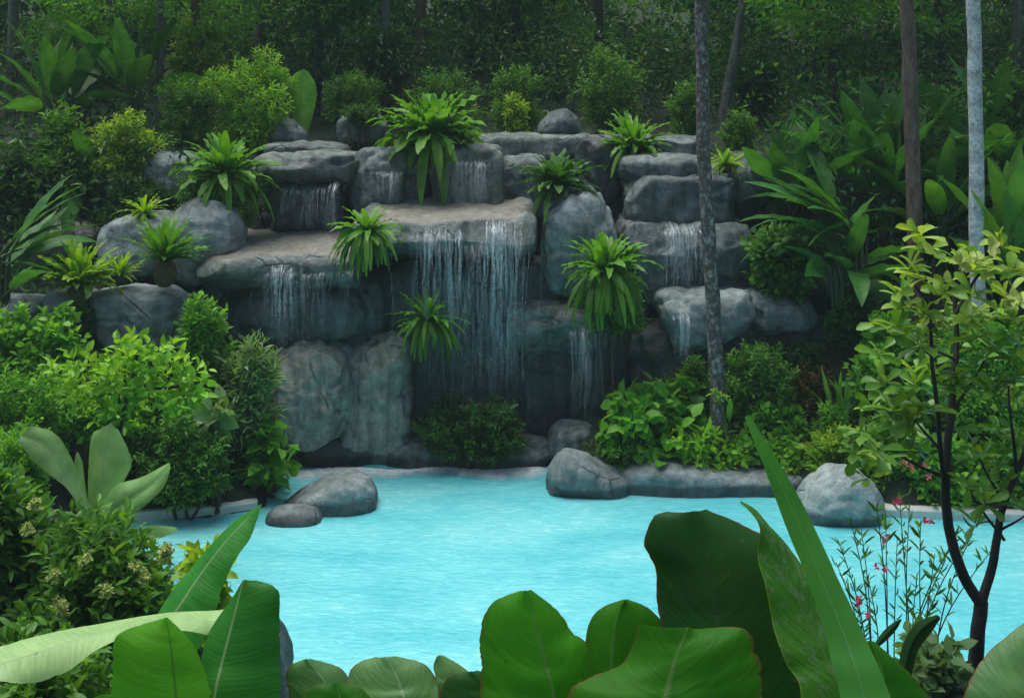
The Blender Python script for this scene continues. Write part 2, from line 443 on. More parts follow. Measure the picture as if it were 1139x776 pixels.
def coping(pts, label, width=.26):
    pts = np.array(pts, float)
    # resample with Catmull-like linear interpolation
    t = np.concatenate([[0], np.cumsum(np.linalg.norm(np.diff(pts, axis=0), axis=1))])
    tt = np.linspace(0, t[-1], 40)
    p = np.stack([np.interp(tt, t, pts[:, 0]), np.interp(tt, t, pts[:, 1])], -1)
    for _ in range(3):
        p[1:-1] = .25 * p[:-2] + .5 * p[1:-1] + .25 * p[2:]
    tg = np.gradient(p, axis=0); tg /= np.linalg.norm(tg, axis=1)[:, None]
    nn = np.stack([-tg[:, 1], tg[:, 0]], -1)
    prof = [(0, -.25), (0, .085), (.02, .11), (width - .02, .12), (width, .1), (width, -.2)]
    v = np.array([[(*(p[i] + nn[i] * a), z) for a, z in prof] for i in range(40)]).reshape(-1, 3)
    k = len(prof)
    idx = np.arange(40 * k).reshape(40, k)
    q = np.stack([idx[:-1, :-1], idx[1:, :-1], idx[1:, 1:], idx[:-1, 1:]], -1).reshape(-1, 4)
    o = mesh_obj('pool_coping', v, [q], MAT['coping'], smooth=False)
    tag(o, label, 'pool edge')
coping([(9.8, 12.35), (7.6, 12.65), (6.0, 12.76), (5.2, 12.85), (4.3, 12.98)][::-1] if False else [(4.3, 12.93), (5.2, 12.83), (6.0, 12.76), (7.6, 12.66), (9.7, 12.4)],
       'pale cream pool coping along the right bank under the shrubs')
coping([(-4.7, 12.3), (-4.5, 12.72), (-4.1, 12.84), (-3.6, 12.92), (-3.1, 13.15)], 'short pale cream pool coping curving below the dark shrub on the left bank', .55)

# ------------------------------------------------------------------ rocks
def cube_sphere(n):
    bm = bmesh.new()
    bmesh.ops.create_cube(bm, size=2)
    bmesh.ops.subdivide_edges(bm, edges=bm.edges[:], cuts=n, use_grid_fill=True)
    v = np.array([x.co[:] for x in bm.verts])
    f = np.array([[x.index for x in fc.verts] for fc in bm.faces])
    bm.free()
    # even out the spacing
    v = np.tan(v * math.pi / 4 * .98)
    v /= np.linalg.norm(v, axis=1)[:, None]
    return v, f
CS = {15: cube_sphere(27), 23: cube_sphere(35), 47: cube_sphere(51)}

def fbm(p, s, o=4, H_=.9):
    return mnoise.fractal(Vector((p[0] * s, p[1] * s, p[2] * s)), H_, 2.1, o)

def rock(name, label, x0, x1, y0, y1, d, depth, k=3.0, amp=.07, seed=0, mat='rock', outline=None, tilt=0., under=0.,
         slope=0., n=15, cat='rock', fs=1.0, group=None, yaw=0., tz=0., pan=0., facets=5):
    """rock whose silhouette fills the pixel box at distance d (front at d-depth/2); outline: pixel polygon"""
    v0, f = CS[n]
    v = v0.copy()
    r = 1.0 / (np.abs(v) ** k).sum(1) ** (1.0 / k)
    v = v * r[:, None]
    s = px(d)
    hx, hz, hy = (x1 - x0) / 2 * s, (y1 - y0) / 2 * s, depth / 2
    c = W((x0 + x1) / 2, (y0 + y1) / 2, d)
    if outline is not None:
        o = np.array(outline, float)
        mx, my = (x0 + x1) / 2, (y0 + y1) / 2
        ang = np.arctan2(-(o[:, 1] - my) / ((y1 - y0) / 2), (o[:, 0] - mx) / ((x1 - x0) / 2))
        # densify the polygon edges
        pts = []
        for i in range(len(o)):
            a, b = o[i], o[(i + 1) % len(o)]
            for t in np.linspace(0, 1, 8, endpoint=False):
                pts.append(a + (b - a) * t)
        pts = np.array(pts)
        nx_, nz_ = (pts[:, 0] - mx) / ((x1 - x0) / 2), -(pts[:, 1] - my) / ((y1 - y0) / 2)
        a_ = np.arctan2(nz_, nx_); r_ = np.hypot(nx_, nz_)
        od = np.argsort(a_); a_, r_ = a_[od], r_[od]
        # soften the corners
        for _ in range(3):
            r_ = .25 * np.roll(r_, 1) + .5 * r_ + .25 * np.roll(r_, -1)
        th = np.arctan2(v[:, 2], v[:, 0])
        ro = np.interp(th, np.concatenate([a_ - 2 * math.pi, a_, a_ + 2 * math.pi]), np.tile(r_, 3))
        cs, sn = np.abs(np.cos(th)), np.abs(np.sin(th))
        rs = 1.0 / (cs ** k + sn ** k) ** (1.0 / k)
        w = (ro / rs)
        v[:, 0] *= w; v[:, 2] *= w
    p = v * np.array([hx, hy, hz])
    sand = np.zeros(len(p))
    if pan:       # a shallow sandy basin inside a raised rim
        ax = np.maximum(np.abs(v[:, 0] + .05 * np.sin(v[:, 1] * 5 + seed)), np.where(v[:, 1] < 0, np.abs(v[:, 1]) + .06 * np.sin(v[:, 0] * 4 + seed), 0))
        sand = sstep(.90, .80, ax) * (v[:, 2] > .6)
        rim = sstep(.99, .9, ax) * (v[:, 2] > .6)
        p[:, 2] -= pan * sand
    if under:     # the lower front face is set back under the lip
        t = np.clip((.55 - v[:, 2]) / 1.5, 0, 1)
        p[:, 1] += np.where(v[:, 1] < 0, under * sstep(0, 1, t) * np.clip(-v[:, 1], 0, 1), 0)
    p[:, 2] += slope * (p[:, 1] + hy)
    p[:, 2] += tz * p[:, 0]
    if tilt:
        p[:, 0] += tilt * p[:, 2]
    if yaw:
        cy, sy = math.cos(yaw), math.sin(yaw)
        p[:, :2] = p[:, :2] @ np.array([[cy, sy], [-sy, cy]])
    # flat worn facets break the roundness
    rg = np.random.default_rng(seed * 13 + 5)
    for fi in range(facets):
        nd = rg.normal(0, 1, 3); nd[1] -= .5; nd /= np.linalg.norm(nd)
        h = p @ nd
        lim = h.max() * (.80 + .14 * rg.random())
        ex = np.clip(h - lim, 0, None)
        p -= (ex * .85)[:, None] * nd
    size = min(hx, hz, hy) * 2
    A = amp * (.4 + size)
    off = np.array([seed * 7.13, seed * 3.7, seed * 1.9])
    disp = np.empty(len(p))
    for i in range(len(p)):
        q = p[i] + off
        a = fbm(q, 1.1 * fs, 5)
        b_ = abs(fbm(q + 31.7, .9 * fs, 3))
        disp[i] = A * (a * .75 - .5 * math.exp(-(b_ * 11) ** 2) + .35 * fbm(q + 5, 4.2 * fs, 3))
    nv = v / np.linalg.norm(v, axis=1)[:, None]
    p = p + nv * disp[:, None]
    base = c.copy(); base[2] -= hz
    o = mesh_obj(name, p + c, [f], MAT[mat], origin=base, attrs={'sand': sand})
    tag(o, label, cat, group)
    return o

def B(label, x0, x1, y0, y1, d, depth, **k):
    return rock('boulder', label, x0, x1, y0, y1, d, depth, cat='boulder', **k)
def L(label, x0, x1, y0, y1, d, depth, **k):
    return rock('rock_ledge', label, x0, x1, y0, y1, d, depth, cat='rock ledge', **k)
def KB(label, x0, x1, y0, y1, d, depth, **k):
    return rock('rock_block', label, x0, x1, y0, y1, d, depth, cat='rock block', **k)

# cliff mass that everything is piled against (dark, mostly hidden)
KW = dict(amp=.06, mat='rock_dark', n=23)
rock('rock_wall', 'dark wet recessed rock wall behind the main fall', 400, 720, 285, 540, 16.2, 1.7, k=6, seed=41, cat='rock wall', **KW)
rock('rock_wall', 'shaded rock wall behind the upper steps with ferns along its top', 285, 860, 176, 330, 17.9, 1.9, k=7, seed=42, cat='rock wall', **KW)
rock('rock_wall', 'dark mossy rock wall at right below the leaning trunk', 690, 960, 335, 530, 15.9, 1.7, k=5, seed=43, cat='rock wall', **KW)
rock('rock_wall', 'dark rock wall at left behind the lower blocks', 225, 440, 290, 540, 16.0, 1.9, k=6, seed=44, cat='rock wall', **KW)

# top row
B('smooth dark boulder on the top step, left of the rounded ivy boulder', 299, 344, 127, 166, 18.0, .6, k=2.6, seed=1, outline=[(300, 160), (302, 138), (312, 128), (326, 133), (342, 148), (343, 163)])
B('rounded grey boulder with ivy trailing over its top', 375, 432, 120, 168, 18.0, .8, k=2.3, seed=2)
B('domed dark boulder alone on the top step right of centre', 595, 649, 120, 158, 17.8, .7, k=2.2, seed=3, amp=.04, outline=[(596, 152), (600, 138), (615, 124), (630, 121), (643, 132), (649, 152)], facets=2)
L('thin flat step slab at the top left under the smooth dark boulder', 296, 392, 157, 185, 17.5, 1.0, k=6, seed=4, mat='rock_ledge')
L('pale flat step slab at the top centre behind the sheeted block', 515, 672, 149, 182, 17.8, 1.0, k=6, seed=8, mat='rock_ledge')
L('back step slab under the spreading fern at the top right', 640, 780, 150, 182, 17.8, 1.0, k=6, seed=11)
L('broad pale slab jutting out over a curtain of drips at the upper left', 283, 411, 170, 222, 16.6, 1.7, k=5, seed=5, mat='rock_ledge', under=.9, n=23, outline=[(284, 180), (300, 171), (395, 169), (410, 178), (411, 196), (404, 221), (370, 222), (365, 206), (300, 207), (286, 200)])
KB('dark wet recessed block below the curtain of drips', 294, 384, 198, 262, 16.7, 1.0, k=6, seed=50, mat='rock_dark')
KB('rounded block right of the jutting upper left slab', 392, 456, 162, 238, 16.7, 1.2, k=3.6, seed=6, mat='rock')
KB('pale bulging block under the largest top fern', 432, 484, 150, 236, 16.9, 1.1, k=3, seed=7, mat='rock', outline=[(440, 165), (455, 151), (478, 158), (483, 205), (470, 228), (440, 232), (432, 200)])
KB('square flat topped block with a thin sheet of water at the centre top', 480, 560, 160, 240, 16.8, 1.3, k=7, seed=9, mat='rock_ledge', n=23, amp=.045, facets=2)
KB('pale block between the sheeted block and the dark spiky fern', 549, 608, 172, 240, 17.1, 1.2, k=5, seed=10, facets=2)
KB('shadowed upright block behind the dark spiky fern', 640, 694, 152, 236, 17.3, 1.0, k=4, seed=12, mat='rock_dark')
L('smooth low slab on top of the right hand stack of blocks', 687, 782, 171, 202, 16.7, 1.2, k=3.6, seed=13, facets=2)
KB('upper wide block of the right hand stack beside the leaning trunk', 694, 812, 192, 248, 16.5, 1.3, k=8, seed=14, n=23, facets=2)
B('dark upright boulder at the right end of the upper steps', 806, 854, 167, 250, 16.7, 1.0, k=3, seed=15, mat='rock_dark')
KB('lower wide block of the right hand stack with water running down its face', 689, 832, 242, 335, 16.2, 1.6, k=8, seed=16, n=23, under=.25, mat='rock', facets=2)
B('large pale pentagonal boulder standing right of the main ledge', 598, 690, 206, 330, 15.6, 1.1, k=3, seed=17, mat='rock_light', n=23, amp=.045,
  outline=[(606, 235), (625, 215), (655, 206), (668, 215), (680, 240), (689, 280), (685, 325), (610, 328), (599, 285)], facets=2)
# main ledges
L('wide main ledge with a bright flat top and water spilling over its lip', 404, 594, 234, 310, 15.9, 2.6, k=11, seed=18, mat='rock_ledge', n=47, under=1.5, amp=.035, slope=.09, pan=.05, facets=3)
L('left ledge with a sandy flat top above the bulging rock', 234, 405, 274, 340, 15.5, 2.1, k=10, seed=19, mat='rock_ledge', n=47, under=.8, amp=.045, slope=.12, pan=.06, facets=3)
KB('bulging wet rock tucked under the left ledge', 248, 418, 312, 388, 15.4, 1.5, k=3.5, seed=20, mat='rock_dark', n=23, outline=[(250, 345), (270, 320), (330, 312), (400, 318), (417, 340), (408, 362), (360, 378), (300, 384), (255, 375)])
KB('brownish lower block with a pale dry face beside the left shrubs', 286, 396, 368, 500, 15.0, 1.3, k=3.6, seed=21, mat='rock_warm', n=47, amp=.06, outline=[(288, 420), (300, 392), (330, 376), (388, 370), (395, 430), (388, 476), (345, 497), (296, 478)])
KB('dark undercut rock below the brownish lower block', 296, 420, 478, 535, 15.2, 1.1, k=5, seed=51, mat='rock_dark')
KB('tall streaked column of rock left of the main fall', 384, 462, 362, 530, 15.3, 1.2, k=4.5, seed=22, mat='rock_warm', n=23)
L('rounded mid ledge right of the main fall with a trickle off its front', 558, 694, 330, 392, 15.5, 1.4, k=3.6, seed=23, mat='rock_ledge', n=23, under=.4)
L('tilted wedge shaped slab behind the foot of the leaning trunk', 724, 836, 316, 392, 15.4, 1.5, k=4, seed=24, mat='rock_light', outline=[(726, 326), (740, 318), (832, 318), (836, 345), (800, 372), (770, 392), (748, 385)])
B('long rounded boulder right of the tilted wedge slab', 816, 908, 320, 372, 15.5, 1.1, k=2.8, seed=25, tz=-.05)
B('angular grey boulder among the big leaves at the right', 898, 990, 288, 352, 15.9, 1.0, k=3, seed=26, mat='rock', outline=[(900, 345), (905, 292), (920, 290), (935, 302), (975, 312), (989, 350)])
B('low sloping dark boulder under the angular grey boulder', 905, 1000, 335, 420, 15.4, 1.0, k=3, seed=27, mat='rock_dark')
# foot of the falls
L('long low base slab under the ivy clump at the foot of the main fall', 428, 616, 484, 534, 14.95, .8, k=4, seed=28, mat='rock', n=23)
L('thin base slab at the waterline below the undercut rock', 306, 434, 512, 540, 14.9, .7, k=4, seed=29, mat='rock')
B('small pale stone behind the pool edge boulders', 612, 664, 470, 520, 14.8, .6, k=3, seed=30)
# pool edge
B('rounded pale boulder at the left end of the pool edge row', 605, 702, 499, 562, 13.85, .8, k=2.8, seed=31, mat='rock_light', n=23, amp=.04, outline=[(606, 552), (609, 520), (625, 502), (650, 505), (680, 518), (701, 530), (701, 560), (620, 562)], facets=1)
B('long low log shaped boulder along the pool edge', 680, 900, 512, 562, 13.9, .75, k=3.4, seed=32, mat='rock_light', n=23, amp=.04, outline=[(686, 555), (688, 520), (720, 512), (780, 516), (830, 521), (897, 524), (900, 560)], facets=1)
B('big pale boulder beside the right coping, cut by the strap leaf', 880, 986, 516, 590, 13.0, .9, k=2.6, seed=33, mat='rock_pale', n=23, amp=.04, outline=[(882, 585), (884, 560), (900, 535), (930, 518), (952, 520), (975, 540), (986, 588)], facets=1)
B('large sloping boulder standing in the left of the pool', 296, 419, 526, 590, 13.3, .8, k=3.4, seed=34, mat='rock_light', n=23, amp=.035, outline=[(296, 590), (304, 571), (330, 551), (356, 536), (384, 525), (408, 529), (420, 546), (419, 584), (360, 593)], facets=0)
B('small rounded boulder in front of the sloping pool boulder', 296, 359, 563, 594, 12.85, .5, k=2.9, seed=35, mat='rock_light', amp=.03, facets=1)
# left bank
B('pale rounded boulder behind the spiky fern on the left bank', 110, 212, 238, 312, 15.4, 1.2, k=2.6, seed=36, mat='rock_light')
B('tall pale boulder between the spiky fern and the left ledge', 192, 272, 224, 318, 15.3, 1.2, k=3, seed=37, mat='rock_light', n=23)
B('brownish low boulder far left in the shade', 33, 114, 244, 296, 16.2, 1.0, k=2.6, seed=38, mat='rock_warm')
KB('square pale block in the low left wall below the spiky fern', 98, 207, 319, 392, 14.3, .8, k=4.5, seed=39, mat='rock_light', n=23)
KB('small pale block in the low left wall below the yellow fern', 52, 106, 322, 385, 14.3, .8, k=4, seed=40, mat='rock_light')
KB('pale rounded block at the left end of the low wall', -20, 58, 326, 372, 14.3, .8, k=3, seed=45, mat='rock_light')
B('pale boulder tucked behind the large drooping fern', 163, 234, 166, 228, 16.6, .9, k=2.6, seed=46, mat='rock_light')
B('dark rock filling the gap left of the left ledge', 205, 262, 300, 380, 15.3, 1.0, k=3, seed=47, mat='rock_dark')
B('grey boulder on the near bank behind the banana leaves', 262, 336, 684, 800, 7.3, .5, k=2.6, seed=48, mat='rock', outline=[(265, 795), (280, 700), (305, 685), (322, 710), (335, 760), (336, 800)])

# ------------------------------------------------------------------ tubes
def tube_vf(paths, sides=6):
    """paths: list of (pts (n,3), radii (n,)) -> verts, quads"""
    V, Q, off = [], [], 0
    for pts, rad in paths:
        pts = np.asarray(pts, float); rad = np.asarray(rad, float)
        n = len(pts)
        tg = np.gradient(pts, axis=0); tg /= (np.linalg.norm(tg, axis=1)[:, None] + 1e-9)
        ref = np.array([0.31, 0.87, 0.2]) if abs(tg[0] @ np.array([0, 1, 0])) < .8 else np.array([1., 0.1, 0.2])
        s = np.cross(tg, ref); s /= np.linalg.norm(s, axis=1)[:, None]
        u = np.cross(tg, s)
        a = np.linspace(0, 2 * math.pi, sides, endpoint=False)
        ring = pts[:, None, :] + rad[:, None, None] * (np.cos(a)[None, :, None] * s[:, None, :] + np.sin(a)[None, :, None] * u[:, None, :])
        idx = np.arange(n * sides).reshape(n, sides) + off
        q = np.stack([idx[:-1], np.roll(idx, -1, 1)[:-1], np.roll(idx, -1, 1)[1:], idx[1:]], -1).reshape(-1, 4)
        V.append(ring.reshape(-1, 3)); Q.append(q); off += n * sides
    return np.concatenate(V), np.concatenate(Q)

def smooth_path(pts, n):
    pts = np.asarray(pts, float)
    t = np.concatenate([[0], np.cumsum(np.linalg.norm(np.diff(pts, axis=0), axis=1))]); t /= t[-1]
    tt = np.linspace(0, 1, n)
    # Catmull-Rom
    out = []
    for x in tt:
        i = min(np.searchsorted(t, x, side='right') - 1, len(pts) - 2)
        u = (x - t[i]) / (t[i + 1] - t[i])
        p0, p1, p2, p3 = pts[max(i - 1, 0)], pts[i], pts[i + 1], pts[min(i + 2, len(pts) - 1)]
        out.append(.5 * ((2 * p1) + (-p0 + p2) * u + (2 * p0 - 5 * p1 + 4 * p2 - p3) * u * u + (-p0 + 3 * p1 - 3 * p2 + p3) * u ** 3))
    return np.array(out)

def tubes(name, paths, mat, parent=None, sides=6, origin=(0, 0, 0)):
    v, q = tube_vf(paths, sides)
    return mesh_obj(name, v, [q], mat, parent, origin)

# ------------------------------------------------------------------ leaf masses
T8 = np.array([  # along, across, lift
    (0, 0, 0), (.33, -.46, .07), (.33, 0, 0), (.33, .46, .07), (.70, -.36, .03), (.70, 0, -.04), (.70, .36, .03), (1, 0, -.13)])
T8T = np.array([(0, 2, 1), (0, 3, 2), (4, 5, 7), (5, 6, 7)])
T8Q = np.array([(1, 2, 5, 4), (2, 3, 6, 5)])
T8O = T8.copy(); T8O[1, 1] = -.24; T8O[3, 1] = .24; T8O[4:7, 0] = .74; T8O[4, 1] = -.5; T8O[6, 1] = .5   # obovate
ST = [(.14, .12, .03), (.38, .26, .05), (.62, .42, .04), (.82, .48, 0), (.95, .26, -.05)]
T17 = np.array([(0, 0, 0)] + [q for a, w_, h_ in ST for q in ((a, -w_, h_ + .05 * w_), (a, 0, h_ - .05), (a, w_, h_ + .05 * w_))] + [(1, 0, -.12)])
T17T = np.array([(0, 2, 1), (0, 3, 2), (13, 14, 16), (14, 15, 16)])
T17Q = np.array([(1 + 3 * i + j, 2 + 3 * i + j, 5 + 3 * i + j, 4 + 3 * i + j) for i in range(4) for j in range(2)])
T4 = np.array([(0, 0, 0), (.45, -.5, .08), (1, 0, -.1), (.45, .5, .08)])
T4T = np.array([(0, 2, 1), (0, 3, 2)])

def unit(a):
    return a / (np.linalg.norm(a, axis=-1, keepdims=True) + 1e-9)

def leaf_mesh(name, pos, dr, ln, wd, tint, mat, rng, parent=None, simple=False, tmpl=None, flat=.6, origin=(0, 0, 0)):
    n = len(pos)
    dr = unit(dr)
    up = unit(np.array([0, 0, 1.0]) * flat + rng.normal(0, .45, (n, 3)))
    side = unit(np.cross(dr, up)); nr = np.cross(side, dr)
    T = T4 if simple else (T8 if tmpl is None else tmpl)
    k = len(T)
    V = pos[:, None, :] + T[None, :, 0, None] * (dr * ln[:, None])[:, None, :] + T[None, :, 1, None] * (side * wd[:, None])[:, None, :] \
        + T[None, :, 2, None] * (nr * ln[:, None])[:, None, :]
    base = (np.arange(n) * k)[:, None, None]
    if simple:
        faces = [(T4T[None] + base).reshape(-1, 3)]
    else:
        tt, qq = (T17T, T17Q) if k == 17 else (T8T, T8Q)
        faces = [(tt[None] + base).reshape(-1, 3), (qq[None] + base).reshape(-1, 4)]
    return mesh_obj(name, V.reshape(-1, 3), faces, MAT[mat] if isinstance(mat, str) else mat, parent, origin=origin, attrs={'tint': np.repeat(tint, k)}, smooth=not simple)

def ellip_points(lobes, n, rng, shell=.35):
    lobes = np.array(lobes)
    vol = lobes[:, 3] * lobes[:, 4] * lobes[:, 5]
    w = vol ** .72; w /= w.sum()
    li = rng.choice(len(lobes), n, p=w)
    d = unit(rng.normal(0, 1, (n, 3)))
    r = 1 - shell * rng.random(n) ** 1.6
    inner = rng.random(n) < .22
    r = np.where(inner, rng.random(n) ** .5, r)
    p = lobes[li, :3] + d * r[:, None] * lobes[li, 3:]
    return p, d, li

KINDS = {   # leaf length, width/length, leaves per twig, twig length, material, spread, droop
    'fine':   dict(ll=.075, ar=.42, per=9, tw=.22, mat='mid', dp=-.1),
    'finebr': dict(ll=.075, ar=.45, per=9, tw=.22, mat='bright', dp=-.05),
    'round':  dict(ll=.10, ar=.75, per=7, tw=.22, mat='bright', dp=-.15),
    'broad':  dict(ll=.21, ar=.72, per=4, tw=.28, mat='bright', dp=-.2),
    'lance':  dict(ll=.15, ar=.22, per=9, tw=.26, mat='grey', dp=.05),
    'dense':  dict(ll=.07, ar=.5, per=9, tw=.18, mat='dark', dp=-.05),
    'yellow': dict(ll=.085, ar=.4, per=9, tw=.22, mat='yellow', dp=-.1),
    'lime':   dict(ll=.11, ar=.55, per=7, tw=.24, mat='lime', dp=-.1),
    'forest': dict(ll=.17, ar=.42, per=8, tw=.45, mat='forest', dp=-.25, simple=True),
    'forestmid': dict(ll=.13, ar=.42, per=8, tw=.40, mat='mid', dp=-.2, simple=True),
    'forestbr': dict(ll=.13, ar=.42, per=8, tw=.40, mat='bright', dp=-.2, simple=True),
    'red':    dict(ll=.10, ar=.4, per=8, tw=.25, mat='red', dp=.1),
}

def foliage(lobes, n_twigs, kind, rng, parent, centre, name='foliage', mat=None, scale=1.0):
    K = KINDS[kind]
    p, d, li = ellip_points(lobes, n_twigs, rng)
    c = np.array(centre)
    tdir = unit(d * .7 + unit(p - c) * .6 + np.array([0, 0, .45]) + rng.normal(0, .25, d.shape))
    per = K['per']
    tw = K['tw'] * scale * (.6 + .8 * rng.random(n_twigs))
    t = (np.arange(per) + .5) / per
    pos = p[:, None, :] + tdir[:, None, :] * ((t[None] - .7) * tw[:, None])[..., None]
    a = np.cross(tdir, rng.normal(0, 1, tdir.shape)); a = unit(a); b = np.cross(tdir, a)
    ph = np.arange(per) * 2.4
    rad = np.cos(ph)[None, :, None] * a[:, None, :] + np.sin(ph)[None, :, None] * b[:, None, :]
    ldir = tdir[:, None, :] * (.35 + .7 * t[None, :, None] ** 2) + rad * .8 + np.array([0, 0, 1.0]) * K['dp']
    n = n_twigs * per
    ln = K['ll'] * scale * (.65 + .6 * rng.random(n))
    twt = rng.random(n_twigs)
    tint = np.clip(.15 + .45 * twt[:, None] + .28 * t[None] + rng.normal(0, .1, (n_twigs, per)), 0, 1).ravel()
    return leaf_mesh(name, pos.reshape(-1, 3), ldir.reshape(-1, 3), ln, ln * K['ar'] * (.8 + .4 * rng.random(n)), tint, mat or K['mat'], rng, parent,
                     simple=K.get('simple', False))

def make_lobes(x0, x1, y0, y1, d, depth, nl, rng):
    s = px(d)
    c = W((x0 + x1) / 2, (y0 + y1) / 2, d)
    hx, hz, hy = (x1 - x0) / 2 * s, (y1 - y0) / 2 * s, depth / 2
    out = [(c[0], c[1], c[2] - .12 * hz, hx * .62, hy * .65, hz * .68)]
    out.append((c[0], c[1], c[2] - .62 * hz, hx * .78, hy * .7, hz * .4))
    for i in range(nl):
        a = 2 * math.pi * (i + rng.random() * .7) / nl
        r = .42 + .22 * rng.random()
        f = .26 + .2 * rng.random()
        out.append((c[0] + hx * r * math.cos(a), c[1] + hy * (rng.random() - .6) * .9, c[2] + hz * r * math.sin(a), hx * f, hy * (.3 + .25 * rng.random()), hz * f))
    return out

SEED = [100]
def nextrng():
    SEED[0] += 1
    return np.random.default_rng(SEED[0])

def stems_to(lobes, base, rng, n, r0, name, mat, parent):
    paths = []
    for i in range(n):
        l = lobes[i % len(lobes)]
        e = np.array(l[:3]) + (rng.random(3) - .5) * np.array(l[3:]) * 1.0
        b = base + np.array([(rng.random() - .5) * .2, (rng.random() - .5) * .2, -.03])
        m = b * .5 + e * .5 + np.array([(rng.random() - .5) * .25, (rng.random() - .5) * .2, .12])
        p = smooth_path([b, m, e], 8)
        paths.append((p, np.linspace(r0, r0 * .35, 8)))
    return tubes(name, paths, MAT[mat], parent, 5)

def shrub(label, x0, x1, y0, y1, d, kind, n, depth=None, lobes=7, cat='shrub', name='shrub', group=None, scale=1.0, mat=None, stems=7, base=None, flowers=None):
    rng = nextrng()
    n = int(n * 1.7)
    depth = depth or min(1.6, (x1 - x0) * px(d) * .8)
    ins = min(.2 * KINDS[kind]['tw'] * scale / px(d), .2 * (x1 - x0), .2 * (y1 - y0))
    lb = make_lobes(x0 + ins, x1 - ins, y0 + ins * 1.2, y1, d, depth, lobes, rng)
    b = gz((x0 + x1) / 2, d) if base is None else np.array(base)
    t = thing(name, label, cat, b, group)
    c = np.array(lb[0][:3]); c[2] -= lb[0][5] * .6
    off = np.array(b)
    lb2 = [(l[0] - off[0], l[1] - off[1], l[2] - off[2], *l[3:]) for l in lb]
    foliage(lb2, n, kind, rng, t, c - off, scale=scale, mat=mat)
    if stems:
        stems_to(lb2, np.zeros(3), rng, stems, .022, 'stem', 'twig', t)
    return t, lb2, rng

# ------------------------------------------------------------------ blades (fern fronds, paddles)
def blade_vf(path, side, wl, fold=.15, wave=0., wf=9., m=4, phase=0., wr=None):
    """path (n,3), side (n,3) unit, half widths wl (n,)"""
    n = len(path)
    tg = unit(np.gradient(path, axis=0))
    nr = unit(np.cross(side, tg))
    nr = np.where(nr[:, 2:3] < 0, -nr, nr)
    s = np.linspace(-1, 1, 2 * m + 1)
    v = np.linspace(0, 1, n)
    wr = wl if wr is None else wr
    w = np.where(s[None] < 0, wl[:, None], wr[:, None])
    P = path[:, None, :] + (w * s[None])[..., None] * side[:, None, :]
    P = P + (fold * w * np.abs(s)[None] + wave * w * (s ** 2)[None] * np.sin(v[:, None] * wf * 2 * math.pi + phase + s[None] * 1.3))[..., None] * nr[:, None, :]
    k = 2 * m + 1
    idx = np.arange(n * k).reshape(n, k)
    q = np.stack([idx[:-1, :-1], idx[:-1, 1:], idx[1:, 1:], idx[1:, :-1]], -1).reshape(-1, 4)
    uv = np.stack(np.broadcast_arrays((s[None] + 1) / 2, v[:, None]), -1).reshape(-1, 2)
    return P.reshape(-1, 3), q, uv

def arch_path(a, e0, bend, ln, n=14, curve=1.6, start=(0, 0, 0), twist=0.):
    t = np.linspace(0, 1, n)
    el = e0 - bend * t ** curve
    ds = ln / (n - 1)
    r = np.concatenate([[0], np.cumsum(np.cos(el[:-1]) * ds)])
    z = np.concatenate([[0], np.cumsum(np.sin(el[:-1]) * ds)])
    aa = a + twist * t
    p = np.stack([r * np.cos(aa), r * np.sin(aa), z], -1) + np.array(start)
    side = np.stack([-np.sin(aa), np.cos(aa), 0 * aa], -1)
    return p, side

